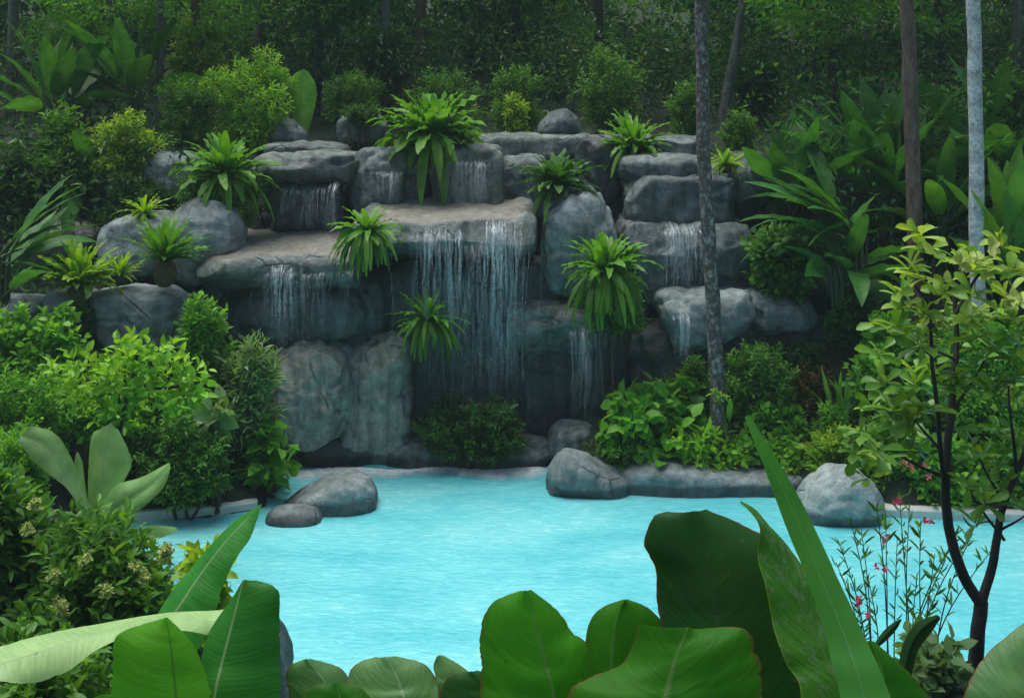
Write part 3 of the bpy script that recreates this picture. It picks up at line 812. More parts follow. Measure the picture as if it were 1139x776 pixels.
def fern(label, x, y, d, ln, n, mat='fern', e_in=80, e_out=5, bend=1.0, width=.085, hang=0, dead=0, root=False, wid_var=.3, group='bird\'s nest ferns on the rocks', amin=None):
    rng = nextrng()
    b = W(x, y, d)
    t = thing('fern', label, 'fern', b, group)
    n = int(n * 1.9); width *= 1.2
    for i in range(n):
        f = (i + .5) / n
        a = i * 2.39996 + rng.normal(0, .15)
        e0 = R(e_in + (e_out - e_in) * f ** .8 + rng.normal(0, 6))
        l = ln * (.72 + .3 * math.sin(math.pi * min(1, f * 1.1)) + rng.normal(0, .12))
        p, sd = arch_path(a, e0, bend * (.35 + .9 * f) * (1 + rng.normal(0, .28)), l, 14, 1.3 + .6 * rng.random(), twist=rng.normal(0, .2))
        roll = rng.normal(0, .25)
        sd = unit(sd * math.cos(roll) + np.array([0, 0, 1.]) * math.sin(roll))
        v = np.linspace(0, 1, 14)
        w = width * ln / .6 * (1 + rng.normal(0, wid_var * .4)) * np.clip(.22 + .95 * np.sin(math.pi * np.clip(v, 0, 1) ** .85) ** .8, 0, 1) * np.where(v > .985, .15, 1)
        vv, q, uv = blade_vf(p, sd, w / 2, fold=.2, wave=.38, wf=4 + rng.random() * 4, m=2, phase=rng.random() * 6)
        tint = np.full(len(vv), np.clip(.75 - .6 * f + rng.normal(0, .14), 0, 1))
        mesh_obj('frond', vv, [q], MAT[mat], t, uv=uv, attrs={'tint': tint})
    for i in range(hang):
        a = -math.pi / 2 + rng.normal(0, .9)
        p, sd = arch_path(a, R(15 + rng.normal(0, 12)), 1.75, ln * (1.05 + .4 * rng.random()), 14, .55)
        v = np.linspace(0, 1, 14)
        w = width * ln / .6 * .8 * np.clip(.3 + .9 * np.sin(math.pi * v ** .8), 0, 1)
        vv, q, uv = blade_vf(p, sd, w / 2, fold=.25, wave=.15, wf=4, m=2)
        mesh_obj('frond', vv, [q], MAT[mat if rng.random() < .7 else 'fern_dark'], t, uv=uv, attrs={'tint': np.full(len(vv), rng.random() * .6)})
    for i in range(dead):
        a = -math.pi / 2 + rng.normal(0, 1.1)
        p, sd = arch_path(a, R(-10), 1.3, ln * (.6 + .3 * rng.random()), 10, .5)
        v = np.linspace(0, 1, 10)
        w = width * ln / .6 * .5 * np.clip(.3 + .9 * np.sin(math.pi * v ** .8), 0, 1)
        vv, q, uv = blade_vf(p, sd, w / 2, fold=.5, wave=.3, wf=5, m=2)
        mesh_obj('dead_frond', vv, [q], MAT['dead'], t, uv=uv)
    # root mass
    v0, f0 = CS[15]
    rs = np.array([.13, .13, .16 if root else .1]) * (ln / .6)
    pv = v0 * rs * (1 + .18 * np.array([fbm(q_, 6, 3) for q_ in v0]))[:, None]
    pv[:, 2] -= rs[2] * .8
    mesh_obj('root_ball', pv, [f0], MAT['root'], t)
    return t

def paddle_plant(label, x, y, d, n, ln, width, mat='paddle', e_rng=(80, 20), bend=1.2, name='broad_leaf_plant', cat='plant', petiole=.5, group=None, az=None, ground_base=True, z=None):
    rng = nextrng()
    if width > .15: n = int(n * 1.6) if n > 5 else n; width *= 1.3
    b = gz(x, d) if ground_base else W(x, y, d)
    t = thing(name, label, cat, b, group)
    top = W(x, y, d) - b        # leaves rise from about here
    st = []
    for i in range(n):
        f = (i + .5) / n
        a = (i * 2.39996 if az is None else az[0] + (az[1] - az[0]) * rng.random()) + rng.normal(0, .2)
        e0 = R(e_rng[0] + (e_rng[1] - e_rng[0]) * f + rng.normal(0, 7))
        l = ln * (.8 + .35 * rng.random())
        s0 = np.array([rng.normal(0, .08), rng.normal(0, .08), max(.05, top[2] * (.75 + .3 * rng.random()))])
        p, sd = arch_path(a, e0, bend * (.4 + .8 * f) * (1 + rng.normal(0, .15)), l * (1 + petiole), 20, 1.7, start=s0, twist=rng.normal(0, .15))
        k = int(20 * petiole / (1 + petiole))
        roll = rng.normal(0, .4)
        bp = p[k:]; bs = unit(sd[k:] * math.cos(roll) + np.array([0, 0, 1.]) * math.sin(roll))
        v = np.linspace(0, 1, len(bp))
        w = width / 2 * (.85 + .3 * rng.random()) * np.clip(np.sin(math.pi * (v * .97 + .03) ** .7), 0.02, 1) ** .75
        vv, q, uv = blade_vf(bp, bs, w, fold=.2, wave=.09, wf=3 + rng.random() * 2, m=3, phase=rng.random() * 6)
        lf = mesh_obj('leaf', vv, [q], MAT[mat], t, uv=uv, attrs={'tint': np.full(len(vv), rng.random())})
        st.append((np.concatenate([[np.array([s0[0] * .6, s0[1] * .6, -.05])], p[:k + 2]]), np.linspace(.022, .010, k + 3)))
    tubes('stem', st, MAT['stem'], t, 5)
    return t

exec_parts = []
# ------------------------------------------------------------------ falling water
def waterfall(label, streams, group=None, mat='fall'):
    """streams: (x centre, width px, y top, y bottom, d top, d bottom, strands, radius m, material)"""
    rng = nextrng()
    x, w, y0, y1, d0, d1 = streams[0][:6]
    b = W(x, y1, d1)
    t = thing('waterfall', label, 'waterfall', b, group)
    for (x, w, y0, y1, d0, d1, ns, rad, mt) in streams:
        paths = []
        for i in range(ns):
            if rng.random() < .45: continue
            xo = rng.normal(0, .30) * w
            e = 1 - .65 * rng.random()
            top = W(x + xo, y0 + rng.normal(0, 1.2), d0)
            bot = W(x + xo + rng.normal(0, 1.5), y1, d1)
            zt, zb = top[2], top[2] - (top[2] - bot[2]) * e
            out = min(.16, .05 + .05 * rng.random())
            n = max(8, int((zt - zb) / .035))
            s = np.linspace(0, 1, n)
            z = zt + (zb - zt) * s + .02 * np.sin(math.pi * np.clip(s * 6, 0, 1))
            fall = np.clip(s * 5, 0, 1) ** .6
            xx = top[0] + (bot[0] - top[0]) * s + np.cumsum(rng.normal(0, .006, n))
            yy = top[1] + .25 * (1 - fall) - out * fall + (bot[1] - top[1]) * s
            yy[0] += .05
            nzz = np.array([mnoise.noise(Vector((i * 3.7 + x, q * 2.6, 1.5))) for q in z])
            r = .8 * rad * (.25 + .35 * rng.random(n) + .8 * np.clip(nzz + .15, 0, 1)) * (1.0 - .55 * s)
            r = np.where(nzz < .02 - .3 * (1 - s), r * .12, r)       # breaks into runs lower down
            paths.append((np.stack([xx, yy, z], -1) - b, r))
        if paths: tubes('stream', paths, MAT[mt], t, 4)
    for (x, w, y0, y1, d0, d1, ns, rad, mt) in streams:
        nx_, nz_ = 14, 30
        u = np.linspace(-1, 1, nx_); v = np.linspace(0, 1, nz_)
        inten = (.72 if w < 40 else .6) if mt == 'fall' else .42
        hw = w * (.85 if mt == 'fall' else .5)
        P = np.empty((nz_, nx_, 3))
        f1, f2 = rng.random(2) * 6
        for j in range(nz_):
            for i in range(nx_):
                q = W(x + hw * u[i], y0 + (y1 - y0) * v[j], d0 + (d1 - d0) * v[j]) - b
                q[1] += .16 * max(0, 1 - v[j] * 9) - .05 - .09 * v[j] ** .5 + .03 * math.sin(u[i] * 5 + f1 + v[j] * 2) + .015 * math.sin(u[i] * 13 + f2)
                P[j, i] = q
        idx = np.arange(nx_ * nz_).reshape(nz_, nx_)
        q = np.stack([idx[:-1, :-1], idx[1:, :-1], idx[1:, 1:], idx[:-1, 1:]], -1).reshape(-1, 4)
        fade = inten * (1 - np.abs(u)[None] ** 2.2) * (np.clip(v * 14, .25, 1) * (1 - v) ** .9)[:, None]
        mesh_obj('sheet', P.reshape(-1, 3), [q], MAT['sheet'], t, attrs={'fade': fade.ravel()})
    # loose drops
    P = []
    for (x, w, y0, y1, d0, d1, ns, rad, mt) in streams:
        for i in range(ns * 3):
            f = rng.random() ** .7
            q = W(x + rng.normal(0, .5) * w, y0 + (y1 - y0) * f, d0 + (d1 - d0) * f) - b
            q[1] -= .05 + .12 * rng.random()
            r = rad * (.3 + .4 * rng.random())
            P.append((np.array([q + (0, 0, r * 3), q + (0, 0, r), q - (0, 0, r), q - (0, 0, r * 1.6)]), np.array([.05, .8, .9, .05]) * r))
    tag(tubes('droplets', P, MAT['fall'], t, 4), kind='stuff')
    return t

waterfall('strong stream falling in thick strands off the lip of the wide main ledge', [
    (553, 22, 248, 410, 14.58, 14.75, 22, .009, 'fall'), (552, 15, 250, 320, 14.56, 14.6, 12, .010, 'fall'),
    (480, 30, 254, 375, 14.58, 14.75, 18, .0075, 'fall'), (507, 12, 256, 390, 14.58, 14.75, 10, .007, 'fall'),
    (525, 140, 262, 470, 14.62, 14.8, 60, .0045, 'fall_thin'), (570, 30, 258, 440, 14.66, 14.8, 10, .005, 'fall_thin')])
waterfall('narrow stream falling off the left ledge over the bulging rock', [
    (318, 24, 294, 390, 14.42, 14.5, 26, .0085, 'fall'), (312, 14, 294, 350, 14.42, 14.45, 12, .009, 'fall'),
    (330, 90, 298, 384, 14.45, 14.52, 36, .0045, 'fall_thin'), (385, 18, 300, 345, 14.45, 14.5, 8, .005, 'fall_thin')])
waterfall('fine curtain of drips under the broad upper left slab', [
    (371, 8, 204, 254, 15.85, 15.8, 16, .007, 'fall'), (337, 78, 207, 253, 15.9, 15.85, 30, .004, 'fall_thin')])
waterfall('single thin trickle beside the rounded block on the upper left', [(435, 10, 192, 228, 15.98, 15.92, 12, .005, 'fall'), (430, 44, 190, 226, 16.0, 15.92, 16, .004, 'fall_thin')])
waterfall('thin sheet of water streaking the square block at the centre top', [(520, 66, 178, 226, 16.05, 16.0, 50, .0045, 'fall_thin'), (535, 8, 180, 226, 16.05, 16.0, 8, .006, 'fall')])
waterfall('stream running down the lower block of the right hand stack', [(760, 34, 252, 322, 15.35, 15.2, 34, .006, 'fall'), (748, 10, 250, 322, 15.35, 15.2, 10, .007, 'fall')])
waterfall('trickle dropping from the rounded mid ledge into shadow', [(650, 18, 362, 450, 14.72, 14.6, 12, .005, 'fall_thin'), (655, 50, 365, 470, 14.75, 14.65, 22, .004, 'fall_thin')])
waterfall('short trickle off the tilted wedge slab beside the leaning trunk', [(758, 16, 350, 400, 14.55, 14.5, 16, .006, 'fall')])
waterfall('low splash of water at the left waterline below the undercut rock', [(322, 22, 452, 524, 14.4, 14.35, 18, .006, 'fall_thin')])

def foam_strip():
    rng = nextrng()
    xs = np.linspace(-3.05, .55, 70)
    y1 = 14.52 + .05 * np.sin(xs * 5)
    wv = .30 + .09 * np.sin(xs * 2.3 + 1) + rng.normal(0, .03, 70)
    rows = []
    for f in (0, .33, .66, 1.0):
        rows.append(np.stack([xs, y1 - wv * f, .006 + .022 * (1 - f) + rng.random(70) * .012 * (f < 1)], -1))
    v = np.stack(rows, 0).reshape(-1, 3)
    idx = np.arange(280).reshape(4, 70)
    q = np.stack([idx[:-1, :-1], idx[1:, :-1], idx[1:, 1:], idx[:-1, 1:]], -1).reshape(-1, 4)
    o = mesh_obj('foam', v, [q], MAT['foam'], attrs={'fade': np.repeat([1, .9, .5, 0], 70) * np.tile(sstep(0, .08, np.linspace(0, 1, 70)) * sstep(1, .92, np.linspace(0, 1, 70)), 4)})
    tag(o, 'thin band of white foam where the falls meet the pool', 'foam', kind='stuff')
foam_strip()

# ------------------------------------------------------------------ ferns on the rocks
GF = 'ferns growing on the rock steps'
fern('largest bright fern spreading from the top step at the centre left', 480, 152, 16.6, .96, 46, 'fern', 82, -25, 1.15, .10, hang=5, group=GF)
fern('large dark drooping fern left of the upper left slab', 250, 196, 15.6, .80, 46, 'fern', 82, -20, 1.2, .075, hang=8, group=GF)
fern('spiky upright fern on a fibrous root ball on the left bank', 184, 292, 14.1, .66, 34, 'fern', 86, 20, .7, .062, root=True, group=GF)
fern('yellow green fern spreading over the small pale block on the left bank', 88, 318, 13.9, .62, 34, 'fern_yellow', 84, 15, .9, .085, group=GF)
fern('hanging fern in the gap between the left ledge and the main ledge', 408, 258, 14.2, .56, 24, 'fern', 70, -25, 1.3, .075, hang=26, dead=3, group=GF)
fern('dark spiky fern left above the pale pentagonal boulder', 618, 208, 15.6, .64, 36, 'fern_dark', 80, 0, 1.0, .085, hang=4, group=GF)
fern('big mid height fern with long hanging fronds right of the main fall', 674, 302, 14.6, .70, 40, 'fern', 80, -15, 1.2, .075, hang=24, dead=4, group=GF)
fern('wide fern on the top step right of the domed boulder', 705, 166, 17.0, .70, 40, 'fern', 78, -12, 1.1, .075, hang=5, group=GF)
fern('small dim fern in the recess left of the main fall', 475, 356, 14.75, .58, 30, 'fern', 75, -20, 1.3, .06, hang=16, group=GF)
fern('small yellow fern at the right end of the top steps', 806, 184, 16.2, .40, 22, 'fern_yellow', 80, -10, 1.2, .06, hang=3, group=GF)
fern('tiny yellow fern beside the boulder behind the drooping fern', 172, 164, 16.6, .36, 18, 'fern_yellow', 70, 0, 1.0, .06, group=GF)
fern('small yellow fern at the foot of the spiky upright fern', 134, 306, 14.2, .38, 18, 'fern_yellow', 78, 10, .9, .05, group=GF)
fern('small dull fern above the pale boulder on the left bank', 160, 238, 15.2, .40, 18, 'fern_yellow', 70, -10, 1.2, .06, group=GF)

# ------------------------------------------------------------------ paddles, heliconias
paddle_plant('dark feathery large leaved plant at the far left edge of the picture', 2, 290, 14.0, 9, 1.0, .17, 'paddle', (70, 10), .8, petiole=.25, az=(-.6, 1.5))
GH = 'large paddle leaved plants on the right slope'
paddle_plant('upright dark paddle leaved clump right of the dark end boulder', 880, 245, 16.6, 12, 1.25, .30, 'paddle', (86, 55), .45, petiole=.3, group=GH)
paddle_plant('upright clump of broad pointed leaves left of the brown trunk', 985, 235, 16.2, 12, 1.45, .40, 'paddle', (88, 50), .55, petiole=.35, group=GH)
paddle_plant('clump of long arching leaves reaching left toward the rocks', 955, 260, 15.2, 14, 1.30, .18, 'paddle', (55, 5), .9, petiole=.35, az=(2.2, 4.2), group=GH)
paddle_plant('clump of arching leaves just right of the brown trunk', 1045, 260, 15.8, 12, 1.3, .24, 'paddle_light', (75, 5), 1.0, petiole=.35, group=GH)
paddle_plant('tall clump of wide leaves behind the white trunk', 1100, 200, 16.5, 12, 1.5, .34, 'paddle', (80, 10), .9, petiole=.35, group=GH)
paddle_plant('tall bright pointed leaves at the right edge beside the white trunk', 1130, 300, 14.5, 9, 1.25, .32, 'paddle_light', (88, 60), .35, petiole=.3, group=GH)
paddle_plant('lower clump of dim drooping leaves under the brown trunk', 935, 300, 15.0, 12, .85, .22, 'paddle', (60, -5), 1.1, petiole=.35, group=GH)
paddle_plant('dim paddle leaved clump in the shade at the left of the forest', 60, 130, 18.5, 10, 1.3, .32, 'paddle', (85, 25), .8, petiole=.35)
paddle_plant('dim broad leaved clump under the clipped shrub at the left', 105, 215, 16.8, 10, .9, .26, 'paddle', (70, 0), 1.1, petiole=.35)
paddle_plant('paddle leaved clump behind the clipped shrub below the slim trunk', 150, 110, 19.0, 9, 1.3, .30, 'paddle', (85, 30), .7, petiole=.35)

# ------------------------------------------------------------------ shrubs behind and around the top steps
GU = 'shrubs along the top of the rock steps'
shrub('yellow green bush rising left of the pale banana leaf', 226, 330, 42, 168, 18.0, 'yellow', 460, group=GU, mat='lime')
shrub('clipped flat topped shrub with bright tips under the slim trunk', 92, 188, 116, 196, 16.4, 'yellow', 330, group=GU)
shrub('loose green bush between the clipped shrub and the yellow green bush', 168, 250, 78, 165, 17.6, 'fine', 300, group=GU)
shrub('dark fine bush behind the ivy topped boulder', 350, 432, 72, 140, 18.9, 'fine', 240, group=GU)
shrub('low creeping bush spilling over the ivy topped boulder', 380, 428, 112, 138, 17.6, 'dense', 120, group=GU)
shrub('dark bush behind the largest top fern', 440, 545, 66, 150, 19.0, 'fine', 300, group=GU)
shrub('upright bush between the largest fern and the domed boulder', 535, 612, 58, 152, 18.8, 'fine', 270, group=GU)
shrub('small yellowish bush beside the domed boulder', 555, 592, 98, 150, 18.2, 'yellow', 80, group=GU)
shrub('tall feathery bush behind the domed boulder', 635, 722, 38, 150, 19.0, 'fine', 330, group=GU)
shrub('dim bush behind the leaning trunk on the top step', 735, 790, 78, 165, 18.6, 'fine', 190, group=GU)
shrub('narrow bush between the leaning trunk and the paddle leaves', 795, 846, 112, 185, 17.4, 'fine', 170, group=GU)
shrub('creeper with pale leaves spreading over the right end of the upper steps', 820, 920, 228, 330, 15.3, 'round', 190, group=GU, mat='mid', scale=1.1)
shrub('dark small leaved bush below the angular grey boulder', 905, 985, 315, 385, 14.9, 'dense', 200, group=GU)
shrub('low ferny bush in front of the boulder behind the drooping fern', 182, 302, 178, 254, 15.75, 'fine', 330, group=GU)

shrub('small ferny bush hanging under the big mid height fern', 630, 732, 300, 372, 14.95, 'fine', 230, group=GU)
shrub('dim glossy bush at the left of the clipped shrub', 30, 112, 110, 215, 16.6, 'forestmid', 190, group=GU)
shrub('dim loose bush under the paddle leaves at the far left', -20, 60, 150, 260, 16.2, 'forestmid', 190, group=GU, mat='dark')
shrub('tall loose bush with pale leaves at the top left behind the paddle leaves', 30, 160, -10, 110, 20.5, 'forestbr', 260, group=GU)
shrub('tall bright loose bush at the top left beside the slim trunk', 180, 262, -10, 100, 20.3, 'forestbr', 240, group=GU, mat='yellow')
shrub('dark round bush under the clipped shrub', 110, 190, 190, 262, 16.0, 'dense', 260, group=GU)
shrub('tall dim bush between the straight grey trunk and the brown trunk', 395, 470, 20, 100, 20.8, 'forestmid', 180, group=GU, mat='dark')
shrub('tall dim bush behind the leaning grey brown trunk', 800, 880, 30, 130, 20.6, 'forestmid', 170, group=GU, mat='dark')
shrub('drooping yellow green bush right of the white trunk near the top', 1095, 1150, 60, 140, 16.8, 'yellow', 130, group=GU, mat='mid')
# shrubs on the left bank
GL = 'shrubs on the left bank of the pool'
shrub('bright upright bush in front of the low wall beside the left ledge', 190, 258, 318, 440, 13.75, 'finebr', 260, group=GL, scale=1.2)
shrub('grey green lance leaved shrub at the edge of the lower rock block', 232, 322, 366, 490, 13.6, 'lance', 190, group=GL)
shrub('dense dark rounded shrub above the short left coping', 190, 326, 448, 572, 13.75, 'dense', 620, group=GL)
shrub('bright leafy vine mound climbing the left end of the low wall', -20, 110, 328, 440, 13.3, 'round', 330, group=GL)
shrub('yellow green bush above the big pale leaves', 60, 205, 398, 490, 13.0, 'lime', 300, group=GL)
shrub('fine ferny bush hanging down in front of the small pale block', 68, 105, 320, 400, 13.9, 'fine', 110, group=GL)
shrub('dark green bush between the big pale leaves and the dense rounded shrub', 140, 270, 430, 560, 12.9, 'fine', 380, group=GL)
shrub('mixed green bush at the left edge behind the big pale leaves', -30, 90, 400, 530, 12.4, 'finebr', 360, group=GL)
shrub('broad leaved bright plant at the corner of the pool by the lower block', 262, 330, 455, 540, 13.5, 'broad', 34, group=GL)
shrub('single blue green heart leaved plant above the dense shrub', 226, 254, 420, 470, 13.0, 'broad', 5, group=GL, lobes=2, mat='grey', scale=1.3)

shrub('leafy bush filling the bank between the yellow green bush and the dense rounded shrub', 120, 240, 395, 520, 13.4, 'lime', 300, group=GL, mat='bright')
shrub('loose bush between the upright bush and the grey green shrub', 196, 262, 392, 470, 13.7, 'finebr', 200, group=GL, mat='mid')
# island bed
GI = 'shrubs in the bed behind the pool edge boulders'
shrub('broad leaved bright green bush right of the falls', 660, 796, 408, 520, 14.35, 'broad', 170, group=GI)
shrub('fine green bush behind the leaning trunk foot', 745, 800, 388, 470, 14.6, 'fine', 170, group=GI)
shrub('feathery yellow green bush leaning right of the trunk foot', 795, 890, 368, 480, 14.5, 'yellow', 200, group=GI, mat='mid')
shrub('low yellowish shrub right behind the log shaped boulder', 740, 840, 470, 526, 14.1, 'lime', 210, group=GI)
shrub('low leafy shrub between the trunk foot and the bronze bush', 800, 905, 440, 525, 14.3, 'round', 220, group=GI)
shrub('bronze leaved bush in front of the dark right wall', 872, 935, 400, 490, 14.6, 'red', 180, group=GI)
shrub('low dark shrub at the left of the bed by the rounded pale boulder', 640, 740, 478, 522, 14.2, 'fine', 170, group=GI)
shrub('small grassy bush behind the big pale boulder', 890, 960, 470, 530, 13.7, 'yellow', 130, group=GI, scale=1.3)
shrub('dark ivy clump on the base slab at the foot of the main fall', 456, 608, 432, 508, 14.75, 'dense', 520, group=GI)

shrub('dark leafy bush between the long rounded boulder and the bronze bush', 835, 925, 372, 440, 15.0, 'dense', 190, group=GI)
shrub('low yellow tipped bush left of the torch flower', 838, 900, 478, 528, 14.05, 'lime', 130, group=GI)
shrub('low green bush at the left edge between the big pale leaves and the flowering shrub', -40, 70, 470, 585, 10.2, 'finebr', 260, group=GL)
# right bank
GR = 'shrubs on the right bank of the pool'
shrub('tall bright green bush with a straight left edge behind the small tree', 940, 1045, 335, 525, 13.9, 'round', 480, group=GR)
shrub('bright mixed bush at the right edge below the white trunk', 1035, 1160, 330, 480, 13.6, 'finebr', 430, group=GR, scale=1.2)
shrub('dark low hedge bush above the right coping', 990, 1075, 500, 574, 13.3, 'fine', 290, group=GR)
shrub('dark low hedge bush at the right edge above the coping', 1070, 1165, 480, 574, 13.2, 'fine', 300, group=GR)
shrub('bright round leaved bush directly above the right coping behind the forked stem', 985, 1100, 470, 566, 13.25, 'round', 260, group=GR)
shrub('green bush at the right edge above the coping, in front of the white trunk foot', 1090, 1175, 430, 565, 13.15, 'finebr', 300, group=GR, scale=1.15)
shrub('leafy bush between the big pale boulder and the tall bright bush', 935, 1010, 455, 560, 13.35, 'fine', 240, group=GR)
shrub('fine leafed bush right of the bronze bush', 905, 965, 430, 530, 14.0, 'finebr', 190, group=GR)

# ------------------------------------------------------------------ trunks and trees
def tree(label, pts, d, r0, r1, mat, crown=None, n=0, kind='forest', name='tree', cat='tree', group=None, base=None, branches=4):
    rng = nextrng()
    P = np.array([W(x, y, d) for x, y in pts])
    b = np.array(base) if base is not None else P[0]
    g0 = float(ground(b[0], b[1]))
    if P[0][2] > g0: P = np.concatenate([[[P[0][0], P[0][1], g0 - .1]], P])
    b = P[0]
    t = thing(name, label, cat, b, group)
    p = smooth_path(P, 40)
    p[:, 0] += np.array([fbm(q, .7, 2) for q in p]) * .03
    rad = np.linspace(r0, r1, 40) * (1 + .06 * np.array([fbm(q + 9, 3., 3) for q in p]))
    rad[:3] *= np.array([1.35, 1.15, 1.05])
    paths = [(p - b, rad)]
    if crown:
        for l in crown[:branches + 1]:
            s = p[int(28 + rng.random() * 10)]
            e = np.array(l[:3])
            m = s * .5 + e * .5 + (0, 0, -.1)
            paths.append((smooth_path([s, m, e], 8) - b, np.linspace(r1 * .6, .02, 8)))
    tubes('trunk', paths, MAT[mat], t, 10)
    if crown:
        lb = [(l[0] - b[0], l[1] - b[1], l[2] - b[2], *l[3:]) for l in crown]
        foliage(lb, n, kind, rng, t, np.array(lb[0][:3]) - (0, 0, .8), name='crown', scale=1.2)
    return t

def crown_at(x, y, z, rx, rz, n, rng):
    out = [(x, y, z, rx * .7, rx * .7, rz * .7)]
    for i in range(n):
        a = 2 * math.pi * i / n + rng.random()
        out.append((x + rx * .65 * math.cos(a), y + rx * .65 * math.sin(a), z + rz * rng.normal(0, .35), rx * .42, rx * .42, rz * .45))
    return out

rr = np.random.default_rng(77)
GT = 'forest trees behind the rock steps'
for (lab, x, d, r, lean, mat, zc, rx, rz) in [
    ('slim grey trunk rising beside the clipped shrub', 178, 19.2, .075, 0, 'bark_grey', 8.6, 1.9, 1.5),
    ('straight grey trunk behind the ivy topped boulder', 430, 21.0, .12, -2, 'bark_grey', 9.2, 2.3, 1.8),
    ('dim brown trunk right of the straight grey trunk', 466, 24.0, .14, 3, 'bark_brown', 10.0, 2.5, 2.0),
    ('faint trunk at the far left of the forest', 12, 22.0, .13, 4, 'bark_grey', 9.0, 2.4, 2.0),
    ('dim trunk between the far left trunk and the slim trunk', 95, 24.5, .12, -4, 'bark_brown', 9.4, 2.5, 2.0),
    ('dim trunk above the yellow green bush', 285, 23.0, .11, 6, 'bark_brown', 9.2, 2.4, 1.9),
    ('dark trunk behind the upright bush at the centre', 572, 25.0, .13, 2, 'bark_dark', 10.0, 2.5, 2.1),
    ('dark trunk behind the feathery bush', 668, 23.5, .12, -3, 'bark_dark', 9.6, 2.4, 2.0),
    ('leaning grey brown trunk behind the top right steps', 806, 20.0, .10, 26, 'bark_grey', 9.2, 2.0, 1.7),
    ('dark trunk deep behind the upright paddle leaves', 905, 23.0, .12, 3, 'bark_dark', 9.2, 2.4, 1.9),
    ('dark trunk deep between the brown trunk and the white trunk', 1050, 22.0, .11, -6, 'bark_dark', 9.0, 2.3, 1.9),
    ('dim trunk at the far right of the forest', 1128, 21.0, .12, 4, 'bark_grey', 9.0, 2.3, 1.9)]:
    yb = 118
    ztop = zc
    pts = [(x, yb), (x + lean * .5, 50), (x + lean * 1.1, -60), (x + lean * 1.6, HY - (ztop - 5) * F / d)]
    X = (x + lean * 1.6 - CX) * d / F
    tree(lab, pts, d, r, r * .6, mat, crown_at(X, d, zc, rx, rz, 7, rr), 190 if x < 320 else 290, 'forest', group=GT)

tree('brown trunk standing among the paddle leaves at the right', [(1017, 300), (1016, 200), (1010, 60), (1006, -60), (1002, -220)], 14.9, .112, .085, 'bark_brown',
     [(5.0, 17.2, 6.55, .9, .9, .7), (6.1, 16.5, 6.5, .8, .8, .6), (6.0, 17.4, 9.0, 2.0, 2.0, 1.4), (4.6, 17.6, 8.4, 1.3, 1.3, 1.1), (7.2, 17.2, 8.0, 1.4, 1.4, 1.1), (6.6, 17.0, 6.3, .5, .5, .4)], 520, 'forestmid')
tree('thin tree with low bright foliage hanging into the top left of the picture', [(215, 160), (222, 60), (205, -60), (190, -200)], 20.0, .08, .05, 'bark_brown',
     [(-5.6, 19.6, 6.65, 1.1, 1.0, .55), (-7.4, 19.8, 6.9, 1.3, 1.0, .7), (-6.5, 20, 8.4, 1.6, 1.6, 1.0), (-4.2, 20, 7.3, .9, .9, .6), (-8.6, 20.2, 7.6, .9, .9, .8)], 520, 'forestbr')
tree('thin tree with low foliage hanging into the top right of the picture', [(930, 150), (925, 40), (915, -60), (905, -180)], 19.0, .08, .05, 'bark_dark',
     [(5.3, 18.6, 6.45, .8, .8, .5), (4.6, 18.4, 6.75, .7, .7, .5), (6.0, 18.8, 7.0, 1.0, .9, .7), (5.4, 19, 8.2, 1.4, 1.4, .9)], 380, 'forestbr')
tree('thin tree drooping dark foliage over the top centre', [(352, 130), (356, 40), (340, -60), (335, -180)], 21.5, .08, .05, 'bark_dark',
     [(-4.0, 21, 6.75, .9, .9, .55), (-3.0, 21.4, 7.2, .9, .9, .6), (-4.2, 21.5, 8.6, 1.6, 1.6, 1.0)], 300, 'forest')

# palm like trunks in the open
tree('mottled leaning palm trunk rising through the middle of the picture', [(801, 492), (798, 430), (790, 300), (783, 150), (779, 0), (777, -80), (776, -260)], 14.2, .105, .072, 'bark_palm',
     [(2.45, 14.2, 9.6, 1.1, 1.1, .7), (2.0, 13.7, 9.5, .7, .7, .5), (3.1, 14.6, 9.4, .8, .8, .5)], 150, 'forest', cat='palm')
tree('slender white trunk at the right of the picture', [(1093, 500), (1091, 420), (1087, 280), (1085, 120), (1083, 0), (1082, -80), (1081, -250)], 13.9, .098, .082, 'bark_white',
     [(5.95, 13.9, 9.4, 1.0, 1.0, .7), (5.4, 13.6, 9.2, .7, .7, .5), (6.5, 14.3, 9.2, .8, .8, .5)], 150, 'forest', cat='palm')
# orchid tied to the trunk
def flower_vf(c, r, n, rng, up=(0, -1, .3)):
    pos, dr = [], []
    u = unit(np.array(up, float)); a = unit(np.cross(u, (.3, .2, 1.))); b = np.cross(u, a)
    for i in range(n):
        t = 2 * math.pi * i / n + rng.random() * .3
        pos.append(c); dr.append(unit(a * math.cos(t) + b * math.sin(t) + u * .45))
    return pos, dr

def flower(parent, c, r, mat, rng, heads=1, spread=0., petals=6, name='flower'):
    if 1 < heads <= 4:
        return [flower(parent, np.array(c) + rng.normal(0, spread * 1.5, 3), r, mat, rng, 1, 0., petals, name) for _ in range(heads)]
    pos, dr = [], []
    for h in range(heads):
        p, q = flower_vf(np.array(c) + rng.normal(0, spread, 3), r, petals, rng, (rng.normal(0, .4), -1, .4 + rng.random() * .5))
        pos += p; dr += q
    n = len(pos)
    ln = r * (.8 + .4 * rng.random(n))
    return leaf_mesh(name, np.array(pos), np.array(dr), ln, ln * .75, rng.random(n), MAT[mat], rng, parent)

